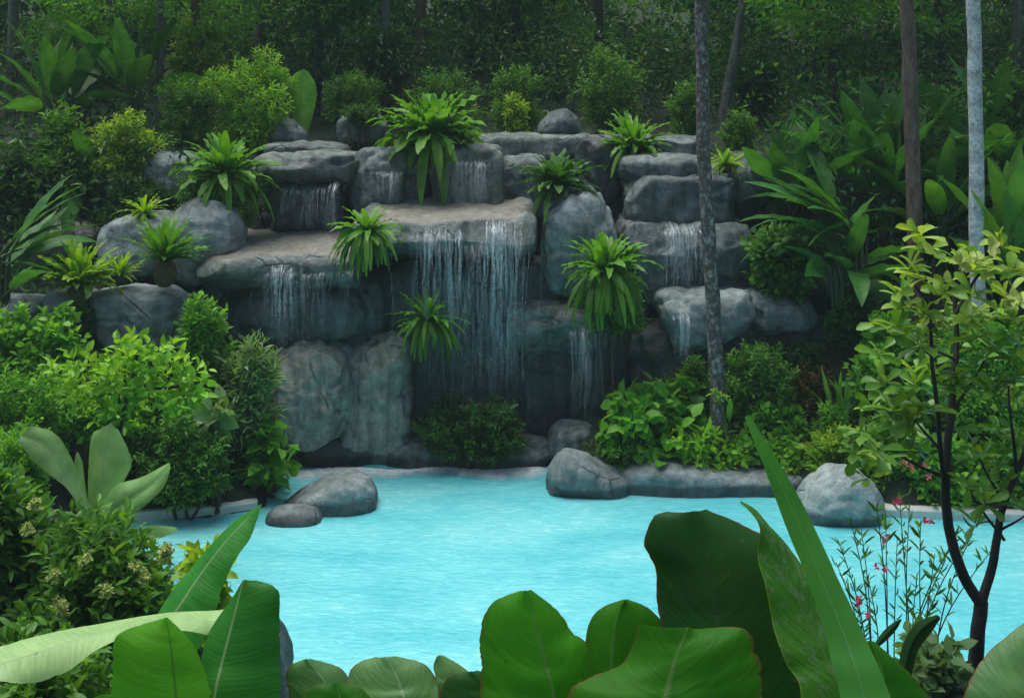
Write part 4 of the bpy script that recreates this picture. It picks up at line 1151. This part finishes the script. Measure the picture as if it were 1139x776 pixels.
def orchid():
    rng = nextrng()
    b = W(797, 436, 14.05)
    t = thing('orchid', 'small pale flowering orchid tied to the mottled leaning trunk', 'orchid', b)
    for i in range(6):
        flower(t, (rng.normal(.02, .04), -.03, rng.normal(0, .06)), .05, 'cream', rng)
    n = 10
    dr = np.stack([rng.normal(0, 1, n), -.6 - rng.random(n) * .3, rng.normal(0, .6, n)], -1)
    leaf_mesh('foliage', np.zeros((n, 3)) + rng.normal(0, .03, (n, 3)), dr, .14 + 0 * dr[:, 0], .035 + 0 * dr[:, 0], rng.random(n), 'lime', rng, t)
orchid()

# forest floor thicket: one mass nobody could count
def thicket(label, x0, x1, y0, y1, z0, z1, n, mat, seed, ll, rel=False):
    rng = np.random.default_rng(seed)
    # clumps
    nc = 420
    cx, cy, cz = rng.uniform(x0, x1, nc), rng.uniform(y0, y1, nc), rng.uniform(z0, z1, nc)
    if rel: cz = cz + ground(cx, cy)
    li = rng.integers(0, nc, n)
    r = .45 + .65 * rng.random(nc)
    d = unit(rng.normal(0, 1, (n, 3)))
    rad = r[li] * (1 - .4 * rng.random(n) ** 2)
    pos = np.stack([cx[li], cy[li], cz[li]], -1) + d * rad[:, None] * np.array([1.2, 1, .8])
    dr = d * .7 + rng.normal(0, .5, (n, 3)) + np.array([0, 0, -.25])
    ln = ll * (.6 + .8 * rng.random(n))
    ct = rng.random(nc)
    tint = np.clip(1.1 * ct[li] ** 2.2 + rng.normal(0, .12, n), 0, 1)
    o = leaf_mesh('forest_thicket', pos, dr, ln, ln * .42, tint, mat, rng, simple=True)
    tag(o, label, 'thicket', kind='stuff')
thicket('deep dark forest thicket filling the whole background', -16, 16, 24, 31, 4.4, 10, 100000, 'forest', 5, .24)
thicket('dim undergrowth along the forest edge above the rocks', -14, 14, 20.0, 22.8, 4.1, 6.2, 20000, 'dark', 6, .15)
thicket('dim undergrowth on the slope at the left of the falls', -11, -5.2, 15.6, 19.5, 2.4, 4.4, 11000, 'dark', 7, .13)
thicket('dim undergrowth on the slope at the right of the falls', 4.6, 11, 15.8, 19.5, 2.2, 5.1, 18000, 'forest', 8, .14)
thicket('low undergrowth covering the right bank beyond the shrubs', 6.9, 13, 13.5, 16.5, 0, .8, 16000, 'mid', 9, .13, True)
thicket('low undergrowth covering the left bank behind the shrubs', -13, -6.2, 8.5, 15, 0, .7, 22000, 'mid', 10, .13, True)
thicket('low ground cover on the near left bank beside the flowering shrub', -9, -4.6, 5, 9.5, -.4, .15, 9000, 'mid', 11, .11, True)

# ------------------------------------------------------------------ foreground leaves
def poly_resample(p, n):
    p = np.asarray(p, float)
    return smooth_path(p, n)

def leaf_px(parent, left, mid, right, d0, d1, dl, dr, mat, bulge=.0, n=70, m=8, wave=0., wf=3., tint=.5, name='leaf', seed=0, ragged=.05):
    """outline in photograph pixels, base first; each edge gets its own distance so the blade is folded in depth"""
    o = np.array(parent.location)
    Lp, Mp, Rp = poly_resample(left, n), poly_resample(mid, n), poly_resample(right, n)
    t = np.linspace(0, 1, n)
    dm = d0 + (d1 - d0) * t
    prof = np.sin(math.pi * (.08 + .84 * t)) ** .6
    rng = np.random.default_rng(seed + 9)
    Lw = np.array([W(x, y, dd + dl * pr) for (x, y), dd, pr in zip(Lp, dm, prof)])
    Mw = np.array([W(x, y, dd) for (x, y), dd in zip(Mp, dm)])
    Rw = np.array([W(x, y, dd + dr * pr) for (x, y), dd, pr in zip(Rp, dm, prof)])
    s = np.linspace(-1, 1, 2 * m + 1)
    rows = []
    ph = rng.random() * 6
    for k, sv in enumerate(s):
        a = abs(sv)
        E = Lw if sv < 0 else Rw
        p = Mw + (E - Mw) * a
        wid = np.linalg.norm(E - Mw, axis=1)
        if a > .8 and ragged:
            nz_ = np.array([max(0, mnoise.noise(Vector((q * 40, seed * 3.1 + sv * 2, d0)))) + .5 * max(0, mnoise.noise(Vector((q * 17, seed + sv * 5, d1)))) for q in t])
            p = p + (Mw - p) * (ragged * nz_ * (a - .8) / .2)[:, None]
        p[:, 1] -= bulge * wid * math.sin(math.pi * a) + wave * wid * a * a * np.sin(t * wf * 6.283 + ph + sv)
        rows.append(p)
    P = np.stack(rows, 1)
    kk = 2 * m + 1
    idx = np.arange(n * kk).reshape(n, kk)
    q = np.stack([idx[:-1, :-1], idx[:-1, 1:], idx[1:, 1:], idx[1:, :-1]], -1).reshape(-1, 4)
    uv = np.stack(np.broadcast_arrays((s[None] + 1) / 2, t[:, None]), -1).reshape(-1, 2)
    ob = mesh_obj(name, P.reshape(-1, 3) - o, [q], MAT[mat], parent, uv=uv, attrs={'tint': np.full(n * kk, tint)})
    return ob, Mw - o

def petioles(parent, leaves, target, r=.011, mat='stem'):
    paths = []
    for mw in leaves:
        b = mw[0]; tgt = np.array(target, float) + np.array([(b[0] - target[0]) * .25, 0, 0])
        md = b * .45 + tgt * .55 + np.array([0, .03, .06])
        p = smooth_path([tgt, md, b, mw[2]], 12)
        paths.append((p, np.linspace(r * 1.5, r * .7, 12)))
    tubes('stem', paths, MAT[mat], parent, 7)

def fg(name, label, cat, x, d):
    return thing(name, label, cat, gz(x, d))

# banana plant, left
bp = fg('banana_plant', 'banana plant with one tall dark leaf and one bright leaf at the lower left', 'banana plant', 190, 3.1)
lv = []
for (l, m, r, d0, d1, dl, dr, mat, kw) in [
    ([(140, 740), (184, 668), (210, 634), (234, 606), (260, 580), (289, 561)], [(150, 745), (192, 684), (220, 642), (248, 605), (274, 577), (290, 560)],
     [(190, 790), (236, 690), (248, 652), (264, 619), (279, 597), (291, 561)], 3.5, 3.9, .10, -.04, 'ban_dark', dict(bulge=.06, tint=.95)),
    ([(268, 708), (240, 708), (205, 701), (155, 704), (110, 721), (75, 746), (35, 760), (-12, 758), (-70, 772)], [(272, 690), (240, 690), (200, 690), (150, 695), (100, 707), (50, 722), (0, 738), (-40, 752), (-72, 771)],
     [(268, 676), (240, 678), (190, 681), (120, 691), (60, 703), (0, 718), (-30, 730), (-55, 745), (-74, 770)], 3.35, 3.1, -.05, .08, 'ban_pale', dict(bulge=.1, wave=.04, tint=.6)),
    ([(222, 900), (226, 800), (222, 742), (234, 700), (256, 668), (270, 645)], [(222, 900), (237, 780), (246, 738), (256, 700), (264, 668), (271, 644)],
     [(300, 900), (311, 790), (312, 730), (311, 685), (309, 655), (285, 645)], 3.0, 3.3, .07, .05, 'ban_dark', dict(bulge=.08, tint=.45)),
    ([(112, 900), (120, 800), (124, 750), (127, 712), (140, 700), (182, 687)], [(200, 900), (198, 800), (194, 750), (190, 715), (187, 700), (184, 686)],
     [(262, 900), (242, 800), (230, 752), (218, 722), (204, 703), (186, 686)], 2.75, 2.95, .05, .06, 'ban_light', dict(bulge=.1, tint=.6)),
    ([(60, 900), (90, 800), (100, 779), (112, 772), (122, 772)], [(90, 900), (110, 800), (118, 782), (122, 776), (124, 772)], [(120, 900), (132, 810), (135, 790), (130, 778), (126, 772)], 2.9, 3.1, 0, .05, 'ban_light', dict(tint=.4)),
]:
    ob, mw = leaf_px(bp, l, m, r, d0, d1, dl, dr, mat, **kw); lv.append(mw)
petioles(bp, lv, (0, 0, .02), .018)

# broad leaved plant, centre right
cp = fg('broad_leaf_plant', 'large broad leaved plant with a dark wide leaf standing over bright rounded leaves', 'plant', 720, 2.7)
lv = []
for (l, m, r, d0, d1, dl, dr, mat, kw) in [
    ([(520, 900), (534, 760), (533, 715), (537, 688), (550, 668), (580, 656)], [(640, 900), (617, 776), (608, 740), (600, 710), (592, 680), (584, 656)],
     [(690, 900), (662, 776), (655, 720), (636, 702), (622, 680), (590, 655)], 2.8, 3.0, .07, .10, 'broad', dict(bulge=.12, tint=.95, seed=1)),
    ([(640, 880), (648, 790), (650, 730), (654, 696), (668, 676), (694, 666)], [(690, 880), (684, 790), (680, 740), (682, 705), (688, 680), (696, 666)],
     [(760, 880), (748, 790), (744, 730), (738, 695), (722, 676), (698, 666)], 3.0, 3.15, .08, .06, 'broad', dict(bulge=.1, tint=.3, seed=2)),
    ([(600, 920), (628, 782), (654, 754), (690, 739), (704, 714), (709, 692)], [(735, 920), (738, 800), (744, 760), (752, 730), (760, 712), (766, 697)],
     [(870, 920), (850, 790), (847, 742), (840, 720), (828, 698), (775, 699)], 2.45, 2.65, .07, .05, 'broad', dict(bulge=.10, tint=.35, seed=3)),
    ([(760, 900), (742, 740), (731, 672), (729, 632), (716, 605), (725, 576), (742, 569)], [(830, 900), (806, 740), (796, 680), (790, 640), (784, 610), (778, 585), (772, 568)],
     [(950, 900), (900, 740), (893, 680), (882, 632), (862, 604), (830, 585), (785, 566)], 2.85, 3.1, .09, .10, 'broad_dark', dict(bulge=.10, tint=.6, wave=.03, seed=4)),
    ([(860, 900), (890, 778), (874, 738), (862, 705), (853, 660), (843, 620), (845, 588), (836, 571), (823, 559)], [(975, 900), (940, 778), (918, 730), (898, 690), (880, 650), (862, 610), (852, 587), (838, 569), (823, 558)],
     [(1010, 900), (972, 800), (950, 745), (930, 695), (905, 648), (876, 606), (854, 582), (840, 566), (824, 557)], 2.7, 2.95, -.05, .08, 'wavy', dict(bulge=.05, wave=.07, wf=5, tint=.55, seed=5)),
    ([(900, 920), (930, 800), (945, 745), (955, 720), (965, 712)], [(960, 920), (985, 800), (984, 762), (978, 735), (968, 712)], [(1060, 920), (1042, 800), (1024, 762), (998, 735), (972, 713)], 2.75, 2.9, .03, .06, 'broad', dict(tint=.25, seed=6)),
    ([(770, 900), (800, 790), (806, 765), (812, 758)], [(800, 900), (820, 790), (820, 768), (814, 757)], [(840, 900), (850, 790), (840, 770), (816, 757)], 2.6, 2.75, .02, .03, 'broad', dict(tint=.5, seed=7)),
]:
    ob, mw = leaf_px(cp, l, m, r, d0, d1, dl, dr, mat, **kw); lv.append(mw)
petioles(cp, lv, (0, 0, .02), .012)

sp = fg('strap_leaf_plant', 'long narrow strap leaf slanting up in front of the pool at the right', 'plant', 1000, 2.4)
ob, mw = leaf_px(sp, [(985, 960), (935, 776), (919, 710), (899, 648), (872, 580), (850, 520), (828, 464)], [(1015, 960), (962, 776), (940, 710), (914, 645), (884, 573), (857, 515), (830, 462)],
        [(1050, 960), (991, 776), (962, 708), (930, 638), (896, 566), (864, 510), (833, 461)], 2.35, 2.75, .035, -.02, 'strap', bulge=.04, n=50, tint=.65)
petioles(sp, [mw], (0, 0, .02), .012)

gp = fg('broad_leaf_plant', 'low plant with greyish rounded brown edged leaves at the bottom centre', 'plant', 420, 3.0)
lv = []
for (l, m, r, d0, d1, dl, dr, mat, kw) in [
    ([(330, 900), (322, 780), (318, 755), (322, 740), (338, 733)], [(400, 900), (378, 790), (366, 765), (352, 745), (340, 732)], [(430, 900), (402, 790), (392, 762), (378, 742), (345, 732)], 3.1, 3.25, .04, .06, 'broad_grey', dict(tint=.35, bulge=.1)),
    ([(400, 900), (386, 790), (384, 758), (396, 738), (418, 730)], [(465, 900), (452, 790), (446, 765), (438, 745), (428, 730)], [(520, 900), (502, 790), (488, 760), (472, 738), (438, 729)], 3.0, 3.2, .05, .06, 'broad_grey', dict(tint=.55, bulge=.1)),
    ([(320, 900), (330, 800), (338, 775), (350, 762), (368, 758)], [(370, 900), (376, 800), (378, 780), (376, 766), (372, 758)], [(440, 900), (424, 800), (414, 778), (400, 764), (376, 758)], 2.8, 2.95, .03, .04, 'broad', dict(tint=.2, bulge=.1)),
    ([(490, 830), (487, 770), (484, 752), (482, 740), (486, 729)], [(510, 830), (505, 770), (502, 752), (496, 740), (489, 728)], [(548, 830), (538, 775), (526, 752), (510, 738), (492, 728)], 3.05, 3.1, -.03, .05, 'broad_grey', dict(tint=.8, bulge=.1)),
    ([(480, 900), (488, 790), (490, 768), (500, 752), (520, 746)], [(540, 900), (540, 790), (536, 768), (530, 754), (524, 746)], [(612, 900), (600, 790), (580, 768), (560, 752), (530, 745)], 2.9, 3.0, .03, .05, 'broad_dark', dict(tint=.9, bulge=.1)),
]:
    ob, mw = leaf_px(gp, l, m, r, d0, d1, dl, dr, mat, **kw); lv.append(mw)
petioles(gp, lv, (0, 0, .02), .009)

rp = fg('broad_leaf_plant', 'broad pale veined leaf rising at the bottom right corner', 'plant', 1150, 2.8)
ob, mw = leaf_px(rp, [(1040, 900), (1066, 790), (1078, 755), (1096, 730), (1120, 706), (1160, 676)], [(1150, 900), (1148, 790), (1150, 750), (1156, 720), (1162, 695), (1170, 672)],
        [(1260, 900), (1240, 790), (1230, 750), (1220, 720), (1205, 690), (1175, 670)], 2.8, 3.0, .06, .06, 'broad_grey', bulge=.1, tint=.6, wave=.03)
petioles(rp, [mw], (0, 0, .02), .012)

# glaucous leaved plant on the left bank
gl = fg('broad_leaf_plant', 'plant with big pale grey green upright leaves on the left bank', 'plant', 118, 10.2)
lv = []
for (l, m, r, d0, d1, dl, dr, mat, kw) in [
    ([(100, 590), (78, 548), (58, 530), (36, 512), (20, 490)], [(104, 590), (86, 545), (70, 518), (50, 495), (24, 484)], [(110, 590), (92, 540), (80, 510), (62, 482), (34, 473)], 10.2, 10.0, -.1, .12, 'glaucous', dict(tint=.6, bulge=.12)),
    ([(104, 600), (98, 560), (98, 525), (100, 492), (104, 480)], [(110, 600), (110, 560), (113, 525), (118, 495), (124, 470)], [(118, 600), (124, 562), (138, 535), (147, 512), (132, 478)], 10.25, 10.45, .1, .1, 'glaucous', dict(tint=.75, bulge=.12)),
    ([(112, 592), (114, 562), (128, 540), (158, 530), (188, 514)], [(118, 594), (130, 570), (150, 552), (170, 538), (189, 516)], [(124, 596), (142, 578), (162, 562), (182, 542), (190, 520)], 10.1, 9.9, .15, -.1, 'glaucous', dict(tint=.45, bulge=.12)),
    ([(96, 580), (86, 540), (83, 515), (85, 503)], [(99, 580), (90, 540), (87, 515), (86, 502)], [(102, 580), (95, 540), (92, 515), (87, 503)], 10.3, 10.4, .02, .02, 'glaucous', dict(tint=.9)),
    ([(122, 600), (146, 590), (170, 584), (196, 586)], [(122, 603), (146, 596), (172, 592), (197, 588)], [(122, 606), (146, 602), (172, 600), (198, 590)], 10.2, 10.0, .05, -.05, 'glaucous', dict(tint=.3)),
]:
    ob, mw = leaf_px(gl, l, m, r, d0, d1, dl, dr, mat, **kw); lv.append(mw)
petioles(gl, lv, (0, 0, .02), .02)

# young banana behind the top step
by = thing('banana_plant', 'single pale green banana leaf standing up behind the top left boulder', 'banana plant', gz(337, 18.2))
lv = []
for (l, m, r, d0, d1, dl, dr, kw) in [
    ([(334, 152), (326, 132), (319, 108), (318, 94), (329, 81)], [(337, 154), (336, 130), (335, 105), (336, 90), (338, 77)], [(341, 152), (347, 132), (352, 110), (351, 94), (343, 80)], 18.2, 18.4, .12, .10, dict(tint=1, bulge=.1)),
    ([(328, 156), (314, 140), (303, 120), (298, 100)], [(331, 158), (320, 140), (309, 120), (299, 99)], [(334, 160), (328, 142), (317, 120), (301, 98)], 18.1, 18.0, .05, -.05, dict(tint=.7, bulge=.1)),
]:
    ob, mw = leaf_px(by, l, m, r, d0, d1, dl, dr, 'paddle_light', **kw); lv.append(mw)
petioles(by, lv, (0, 0, .02), .02)

# small left tree with loose broad leaves
tree('small tree with a thin dark stem and loose leaves on the left bank', [(132, 560), (134, 480), (140, 440), (138, 410), (150, 385)], 11.4, .03, .014, 'bark_dark',
     [(-3.95, 11.4, 2.19, .42, .4, .22), (-4.5, 11.3, 2.09, .35, .35, .22), (-3.55, 11.5, 1.94, .3, .3, .3), (-4.2, 11.5, 1.84, .3, .3, .2), (-3.9, 11.2, 2.34, .3, .3, .15)], 120, 'lime', name='small_tree', cat='small tree')

# flowering shrub, lower left
t, lb, rng = shrub('large shrub with small yellowish flower clusters at the lower left', -40, 226, 578, 840, 7.0, 'yellow', 900, depth=1.4, lobes=9, mat='mid', scale=1.15, stems=12)
for (fx, fy) in [(160, 642), (152, 632), (60, 640), (185, 612), (40, 560), (182, 618), (70, 680), (66, 672), (120, 655), (30, 590), (95, 622)]:
    c = W(fx, fy, 6.45) - np.array(t.location)
    flower(t, c, .02, 'cream', rng, heads=30, spread=.017, petals=4, name='flower_cluster')
shrub('bushy shrub at the left edge just below the pale upright leaves', -50, 78, 506, 690, 7.4, 'yellow', 330, depth=.9, mat='mid', scale=1.15)
shrub('dark leafy shrub in the bottom left corner under the long pale leaf', -40, 130, 690, 860, 5.2, 'fine', 420, depth=1.0, scale=1.1)
shrub('low leafy shrub with a yellowing leaf between the banana leaves and the water', 196, 262, 585, 700, 6.8, 'lime', 60, depth=.6, scale=1.0, mat='yellow')

# ------------------------------------------------------------------ small tree, right foreground
def right_tree():
    rng = nextrng()
    d = 6.0
    b = W(1085, 748, d); b[2] = min(b[2], float(ground(b[0], d)))
    t = thing('small_tree', 'small dark stemmed tree with whorls of rounded leaves at the right', 'small tree', b)
    def pth(pts, r0, r1, n=24):
        P = smooth_path([W(x, y, d + dd) - b for x, y, dd in pts], n)
        P += np.array([[fbm(q + 3, 5, 2) * .008, fbm(q + 8, 5, 2) * .008, 0] for q in P])
        return (P, np.linspace(r0, r1, n))
    paths = [
        pth([(1084, 790, 0), (1085, 748, 0), (1088, 700, 0), (1092, 668, 0)], .044, .037),
        pth([(1092, 672, 0), (1076, 648, -.02), (1060, 605, -.04), (1052, 560, -.05), (1054, 505, -.05), (1060, 440, 0), (1063, 380, .05), (1062, 325, .1), (1066, 285, .1)], .033, .010, 40),
        pth([(1092, 672, 0), (1101, 640, .03), (1109, 592, .08), (1120, 552, .12), (1138, 508, .15), (1160, 470, .2)], .028, .012, 30),
        pth([(1052, 545, -.05), (1044, 480, -.2), (1040, 430, -.25), (1036, 380, -.25), (1036, 315, -.25), (1042, 280, -.25)], .016, .006),
        pth([(1051, 530, 0), (1030, 522, -.1), (1005, 508, -.2), (985, 490, -.25)], .012, .005),
        pth([(1058, 460, 0), (1085, 420, .1), (1095, 400, .1)], .012, .005),
        pth([(1062, 350, 0), (1080, 318, .0), (1096, 296, .0), (1110, 276, 0)], .012, .005),
        pth([(1118, 560, .1), (1100, 530, 0), (1088, 505, 0)], .011, .005),
        pth([(1116, 600, .1), (1085, 555, -.1), (1074, 540, -.15)], .010, .004),
        pth([(1046, 500, -.2), (1020, 470, -.3), (1008, 450, -.3)], .010, .004),
        pth([(1036, 340, -.25), (1018, 318, -.3), (1012, 300, -.3)], .008, .004),
        pth([(1130, 525, .1), (1125, 470, 0), (1122, 430, 0)], .011, .005),
        pth([(1062, 400, 0), (1045, 392, -.2), (1022, 386, -.3)], .009, .004),
        pth([(1110, 590, .1), (1130, 580, 0), (1142, 572, 0)], .009, .004),
    ]
    tubes('trunk', paths, MAT['bark_dark'], t, 8)
    wh = [(1110, 275, 0), (1042, 280, -.25), (1066, 285, .1), (1128, 305, 0), (1096, 296, 0), (1078, 300, -.1), (1012, 300, -.3), (1000, 330, -.2), (1022, 386, -.3), (1095, 396, .1), (1078, 385, -.1),
          (1122, 360, .1), (1125, 425, 0), (1105, 440, .1), (985, 488, -.25), (962, 478, -.3), (1008, 446, -.3), (1032, 455, -.3), (1000, 470, -.2), (955, 505, -.25), (1088, 500, 0), (1074, 538, -.15),
          (1142, 570, 0), (1132, 480, .1), (1120, 330, .2), (1050, 330, -.2), (1030, 350, -.3), (1062, 420, -.15), (970, 530, -.25), (1015, 500, -.3), (1110, 520, .1), (1136, 395, .1), (1060, 470, .1), (1045, 410, .2),
          (1108, 480, .3), (1140, 340, .3), (990, 430, -.1), (1090, 345, .2), (1085, 450, .3), (1140, 450, .3), (1030, 420, .2), (975, 455, 0), (1118, 545, .2), (1040, 375, -.2), (1070, 350, -.1)]
    pos, dr, ln, tint = [], [], [], []
    wh += [(x + rng.normal(0, 26), y + rng.normal(0, 20), dd + rng.normal(0, .15)) for (x, y, dd) in wh + wh[::2] if 290 < y < 560]
    for (x, y, dd) in wh:
        c = W(x + rng.normal(0, 3), y + rng.normal(0, 3), d + dd) - b
        k = rng.integers(7, 11)
        a0 = rng.random() * 6
        tw = rng.random()
        for i in range(k):
            a = a0 + i * 2 * math.pi / k + rng.normal(0, .2)
            el = R(rng.normal(12, 26))
            pos.append(c + rng.normal(0, .008, 3)); dr.append((math.cos(a) * math.cos(el), math.sin(a) * math.cos(el), math.sin(el)))
            ln.append(.08 + .075 * rng.random()); tint.append(np.clip((.72 if y < 360 else .40) + .3 * (tw - .5) + rng.normal(0, .12), 0, 1))
    ln = np.array(ln)
    leaf_mesh('crown', np.array(pos), np.array(dr), ln, ln * .42, np.array(tint), 'tree_leaf', rng, t, tmpl=T17, flat=1.0)
    # reddish shoot clusters at the top
    for (x, y) in [(1100, 290), (1062, 300), (1128, 330), (1040, 350)]:
        flower(t, W(x, y, d - .2) - b, .06, 'cream', rng, heads=3, spread=.03, petals=5, name='flower_bud')
right_tree()

# oleander like flowering stems
def oleander():
    rng = nextrng()
    d = 6.6
    base = gz(995, d)
    t = thing('flowering_shrub', 'thin stemmed shrub with small pink flowers in front of the pool at the right', 'flowering shrub', base)
    b = np.array(t.location)
    tips = [(932, 600), (945, 575), (958, 588), (975, 560), (985, 570), (1000, 545), (998, 600), (1012, 560), (1024, 578), (1040, 615), (1052, 622), (1066, 590), (965, 640), (952, 665), (1020, 640), (1046, 650), (1078, 600), (1088, 580), (930, 625), (1104, 610)]
    paths, pos, dr, ln = [], [], [], []
    for (x, y) in tips:
        dd = d + rng.normal(0, .15)
        e = W(x, y, dd) - b
        s = np.array([rng.normal(0, .06) + (x - 995) * .0016, rng.normal(0, .06), 0])
        p = smooth_path([s, s * .4 + e * .6 * np.array([.8, 1, 1]) + (0, 0, 0), e], 16)
        paths.append((p, np.linspace(.006, .0022, 16)))
        for k in range(17):
            f = .42 + .58 * rng.random() ** .55
            q = p[min(15, int(f * 15))]
            a = rng.random() * 6.28
            pos.append(q); dr.append((math.cos(a) * .7, math.sin(a) * .7, .75)); ln.append(.05 + .06 * rng.random())
    tubes('stem', paths, MAT['twig'], t, 5)
    ln = np.array(ln)
    leaf_mesh('foliage', np.array(pos), np.array(dr), ln, ln * .17, rng.random(len(ln)) * .8, 'mid', rng, t)
    for (x, y, mt) in [(954, 664, 'pink'), (957, 684, 'pink'), (980, 630, 'pink'), (1024, 576, 'pink'), (999, 559, 'pink'), (1010, 517, 'salmon'), (1027, 520, 'salmon'), (985, 593, 'salmon')]:
        flower(t, W(x, y, d - .1) - b, .026, mt, rng, heads=2, spread=.014, petals=5)
oleander()

# low dark foliage at the foot of the small tree
shrub('low shrub of dark and greyish leaves round the foot of the small tree', 990, 1085, 690, 800, 5.6, 'broad', 60, depth=.5, scale=.42, mat='grey', stems=5)
dl = fg('curved_leaf_plant', 'two dark curved leaves silhouetted in front of the pink flowered shrub', 'plant', 1000, 5.4)
lv = []
for (l, m, r, d0, d1, dl_, dr_, kw) in [
    ([(998, 760), (1000, 735), (1006, 712), (1020, 692), (1042, 683)], [(1004, 762), (1008, 738), (1014, 716), (1026, 698), (1045, 685)], [(1012, 764), (1016, 742), (1022, 722), (1034, 706), (1046, 688)], 5.4, 5.4, .05, .05, dict(tint=.5)),
    ([(972, 716), (982, 702), (992, 693), (1001, 688)], [(973, 720), (984, 707), (994, 697), (1002, 688)], [(974, 722), (987, 711), (997, 700), (1003, 689)], 5.5, 5.5, .03, .03, dict(tint=.3)),
]:
    ob, mw = leaf_px(dl, l, m, r, d0, d1, dl_, dr_, 'broad_dark', **kw); lv.append(mw)
petioles(dl, lv, (0, 0, .02), .008, 'twig')

# red torch flower and grassy plant by the bed
def torch():
    rng = nextrng()
    b = gz(898, 13.9)
    t = thing('torch_flower', 'small red torch flower on a stalk behind the log shaped boulder', 'flower', b)
    c = W(899, 496, 13.9) - b
    tubes('stem', [(smooth_path([(0, 0, 0), c * .5 + (.03, 0, 0), c], 8), np.linspace(.012, .007, 8))], MAT['stem'], t, 5)
    flower(t, c, .06, 'redflower', rng, heads=3, spread=.015, petals=7)
torch()
paddle_plant('grassy plant of bright narrow blades behind the big pale boulder', 925, 522, 13.6, 22, .62, .055, 'paddle_light', (88, 20), .9, petiole=.05, name='grassy_plant', cat='plant')
paddle_plant('tall narrow bladed bright plant left of the straight edged bush', 935, 490, 14.0, 14, .72, .07, 'paddle_light', (88, 55), .5, petiole=.05, name='grassy_plant', cat='plant')
paddle_plant('young paddle leaved plant at the foot of the mottled trunk', 814, 478, 14.2, 3, .42, .13, 'paddle_light', (88, 60), .4, petiole=.5, name='grassy_plant', cat='plant')

# ------------------------------------------------------------------ damp rainy air
def haze():
    m, nt, out = new_mat('damp_air')
    v = nt.nodes.new('ShaderNodeVolumePrincipled')
    v.inputs['Color'].default_value = (.66, .90, .93, 1)
    v.inputs['Density'].default_value = .0014
    nt.links.new(v.outputs[0], out.inputs['Volume'])
    x, y0, y1, z0, z1 = 142, -62, 142, -2.3, 48
    vs = [(a, b, c) for c in (z0, z1) for b in (y0, y1) for a in (-x, x)]
    o = mesh_obj('haze', vs, [np.array([(0, 2, 3, 1), (4, 5, 7, 6), (0, 1, 5, 4), (2, 6, 7, 3), (0, 4, 6, 2), (1, 3, 7, 5)])], m, smooth=False)
    tag(o, kind='stuff')
    o['label'] = 'faint damp haze hanging in the air over the pool and forest'
haze()

# ------------------------------------------------------------------ light, sky, camera
w = bpy.data.worlds.new('World'); SC.world = w
w.use_nodes = True
nt = w.node_tree
bg = nt.nodes['Background']
sky = nt.nodes.new('ShaderNodeTexSky')
sky.sky_type = 'NISHITA'; sky.sun_disc = False
SUN_EL, SUN_AZ = R(76), R(-50)     # azimuth from +Y clockwise: high light, a little from the left
sky.sun_elevation = SUN_EL; sky.sun_rotation = SUN_AZ
sky.air_density = 1.0; sky.dust_density = 3.0; sky.ozone_density = 1.0
nt.links.new(sky.outputs[0], bg.inputs[0]); bg.inputs[1].default_value = .052
sl = bpy.data.lights.new('sun', 'SUN'); sl.energy = 1.5; sl.angle = R(45); sl.color = (1, .99, .95)
so = bpy.data.objects.new('sun', sl); link(so)
dirv = Vector((math.sin(SUN_AZ) * math.cos(SUN_EL), math.cos(SUN_AZ) * math.cos(SUN_EL), math.sin(SUN_EL)))
so.rotation_euler = dirv.to_track_quat('Z', 'Y').to_euler()
so.location = (0, -5, 20)

cam = bpy.data.cameras.new('camera'); co = bpy.data.objects.new('camera', cam); link(co)
co.location = (0, 0, H); co.rotation_euler = (R(90), 0, 0)
cam.sensor_width = 36; cam.lens = F / 1139 * 36
cam.shift_y = -(388 - HY) / 1139
cam.clip_start = .05; cam.clip_end = 500
SC.camera = co
SC.view_settings.view_transform = 'Standard'; SC.view_settings.look = 'None'
SC.view_settings.gamma = 1; SC.view_settings.exposure = 1.4
SC.cycles.use_denoising = True
SC.cycles.max_bounces = 6; SC.cycles.diffuse_bounces = 3; SC.cycles.glossy_bounces = 3; SC.cycles.transmission_bounces = 4; SC.cycles.transparent_max_bounces = 16
SC.cycles.caustics_reflective = False; SC.cycles.caustics_refractive = False
